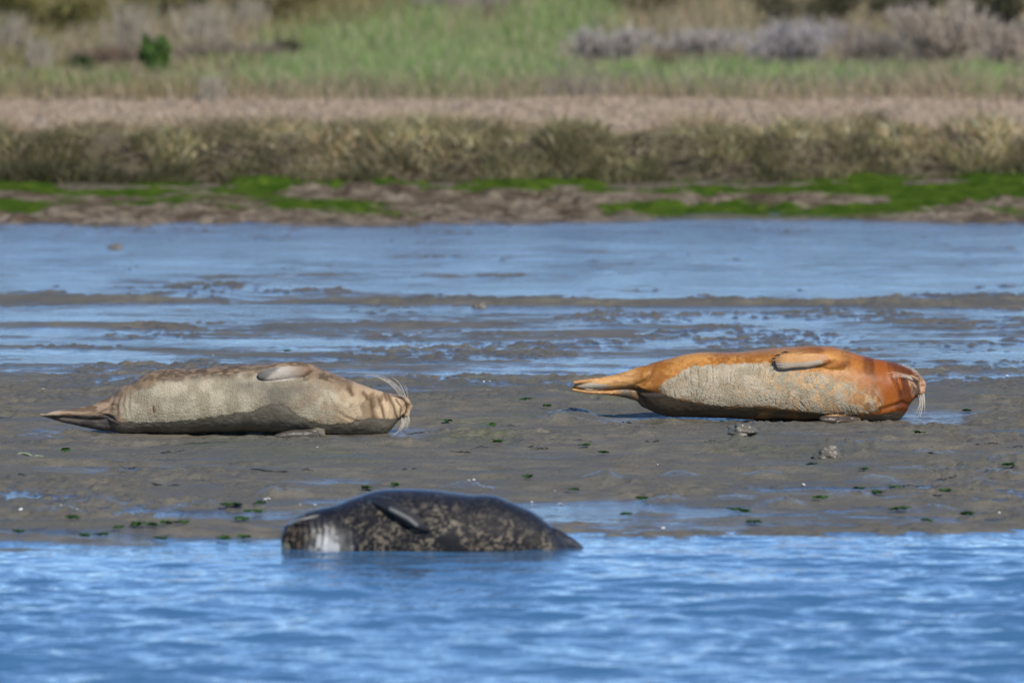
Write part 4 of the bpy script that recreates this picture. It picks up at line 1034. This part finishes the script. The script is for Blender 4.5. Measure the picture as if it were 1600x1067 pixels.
def strand(px, py, length, seed, mat=DKWEED, label=None, rad=.0032):
    r = np.random.default_rng(seed); x, y, z = on_mud(px, py)
    n = 12; t = np.linspace(-.5, .5, n); a = r.normal(0, .25)
    xs_ = t * length * math.cos(a); ys_ = t * length * math.sin(a) * 2 + np.cumsum(r.normal(0, .006, n))
    zs = np.array([mud_z(x + xs_[i], y + ys_[i]) for i in range(n)]) - z + .002 + .003 * np.sin(t * 7 + seed)
    v, f = tube(np.stack([xs_, ys_, zs], 1), np.concatenate([[rad * .4], np.full(n - 2, rad), [rad * .3]]) , 6)
    v[:, 1] = v[:, 1] * 1.0
    o = mesh_np('eelgrass_strand', v, f, mat); o.location = (x, y, z)
    tag(o, label or 'thin dark strand of eelgrass lying on the mud', 'eelgrass', 'dark strands of eelgrass on the mud')
for i, (px, py, ln, lab) in enumerate([(312, 697, .22, None), (268, 706, .10, None), (257, 760, .12, None), (74, 721, .08, 'short brown strand on the mud near the left edge'), (794, 666, .06, None), (750, 702, .09, None), (843, 703, .08, 'bunched dark strand in the middle of the bare mud'), (838, 700, .07, None),
        (875, 681, .10, None), (1020, 700, .06, None), (981, 660, .05, None), (1295, 670, .13, None), (1390, 676, .12, None), (1469, 712, .10, None), (1481, 751, .09, None), (1472, 742, .06, None), (1544, 699, .10, None), (1590, 699, .07, None),
        (652, 677, .11, None), (375, 719, .12, None), (420, 738, .16, None), (195, 733, .09, None), (1365, 661, .08, None), (720, 709, .09, None), (910, 690, .10, None), (480, 740, .05, None), (35, 745, .05, None), (140, 776, .06, None), (640, 735, .06, None), (1110, 690, .05, None), (1530, 760, .06, None), (1430, 757, .08, None)]):
    strand(px, py, ln, 700 + i, DKWEED, lab)
strand(45, 716, .11, 801, PALE, 'pale green strip of reed on the mud at the left edge', .005)

def shell(px, py, size, seed, label=None):
    r = np.random.default_rng(seed); x, y, z = on_mud(px, py); z = max(z, 0.)
    th = np.linspace(0, math.pi, 11); k = np.linspace(0.02, 1, 6)
    T, K = np.meshgrid(th, k)
    v = np.stack([np.cos(T) * K * size, -np.sin(T) * K * size * .9 + size * .3, size * (.15 + .55 * np.sqrt(np.clip(1 - K * K, 0, 1))) * (1 + .06 * np.sin(T * 22))], -1).reshape(-1, 3)
    o = mesh_np('shell', v, grid_faces(6, 11), SHELL); o.location = (x, y, z); o.rotation_euler = (.3 * r.normal(), .2 * r.normal(), r.random() * 6)
    sd = o.modifiers.new('thick', 'SOLIDIFY'); sd.thickness = .002
    tag(o, label or 'tiny white fragment of shell on the mud', 'shell', 'white shells scattered on the mud')
for i, (px, py, s_, lab) in enumerate([(1036, 828, .011, 'bright white shell at the waterline right of the dark seal'), (1257, 759, .010, 'white shell alone on the mud below the orange seal\'s chest'), (831, 786, .008, None), (875, 789, .008, None), (418, 779, .010, None), (413, 779, .008, None), (399, 772, .008, None),
        (732, 763, .007, None), (740, 766, .007, None), (300, 733, .007, None), (30, 801, .009, None), (94, 792, .007, None), (118, 795, .007, None), (448, 773, .008, None), (468, 789, .008, None), (491, 791, .008, None), (867, 762, .006, None), (1028, 727, .006, None), (332, 557, .007, None), (656, 520, .008, None),
        (1000, 488, .008, None), (756, 593, .008, None), (765, 592, .008, None), (1575, 588, .010, None), (1564, 803, .006, None), (495, 700, .006, None), (66, 607, .008, None)]):
    shell(px, py, s_, 900 + i, lab)

def mud_lump(px, py, w, h, seed, label):
    r = np.random.default_rng(seed); x, y, z = on_mud(px, py)
    n, m = 20, 36; th = np.arange(m) / m * 6.283; ph = np.linspace(0.02, math.pi * .62, n)
    A, B = np.meshgrid(th, ph)
    rr = 1 + .55 * (fbm(np.cos(A) * np.sin(B) * 2.4 + seed, np.sin(A) * np.sin(B) * 2.4, np.cos(B) * 2.4, octs=4, seed=seed) - .5) * 2
    v = np.stack([np.cos(A) * np.sin(B) * w * rr, np.sin(A) * np.sin(B) * w * .9 * rr, np.cos(B) * h * rr], -1).reshape(-1, 3)
    mm = M('wet mud lump'); nz = mm.noise(30, 4); mm.set('Base Color', mm.mixc(nz, (.085, .075, .055), (.15, .13, .098))); mm.set('Roughness', .38); mm.set('Normal', mm.bump(mm.noise(60, 4), .008, .8))
    o = mesh_np('mud_lump', v, grid_faces(n, m, True), mm.m); o.location = (x, y, z - .004)
    tag(o, label, 'mud lump', 'lumps of wet mud in front of the orange seal')
mud_lump(1295, 716, .055, .048, 5, 'rounded grey lump of wet mud standing alone below the orange seal\'s chest')
mud_lump(1163, 697, .06, .035, 8, 'low rounded lump of wet mud below the middle of the orange seal')
mud_lump(180, 388, .05, .035, 12, 'small dark lump of mud standing in the shallow water at the far left')
mud_lump(749, 480, .045, .025, 14, 'small dark mud lump on the wet flat behind and between the two seals')
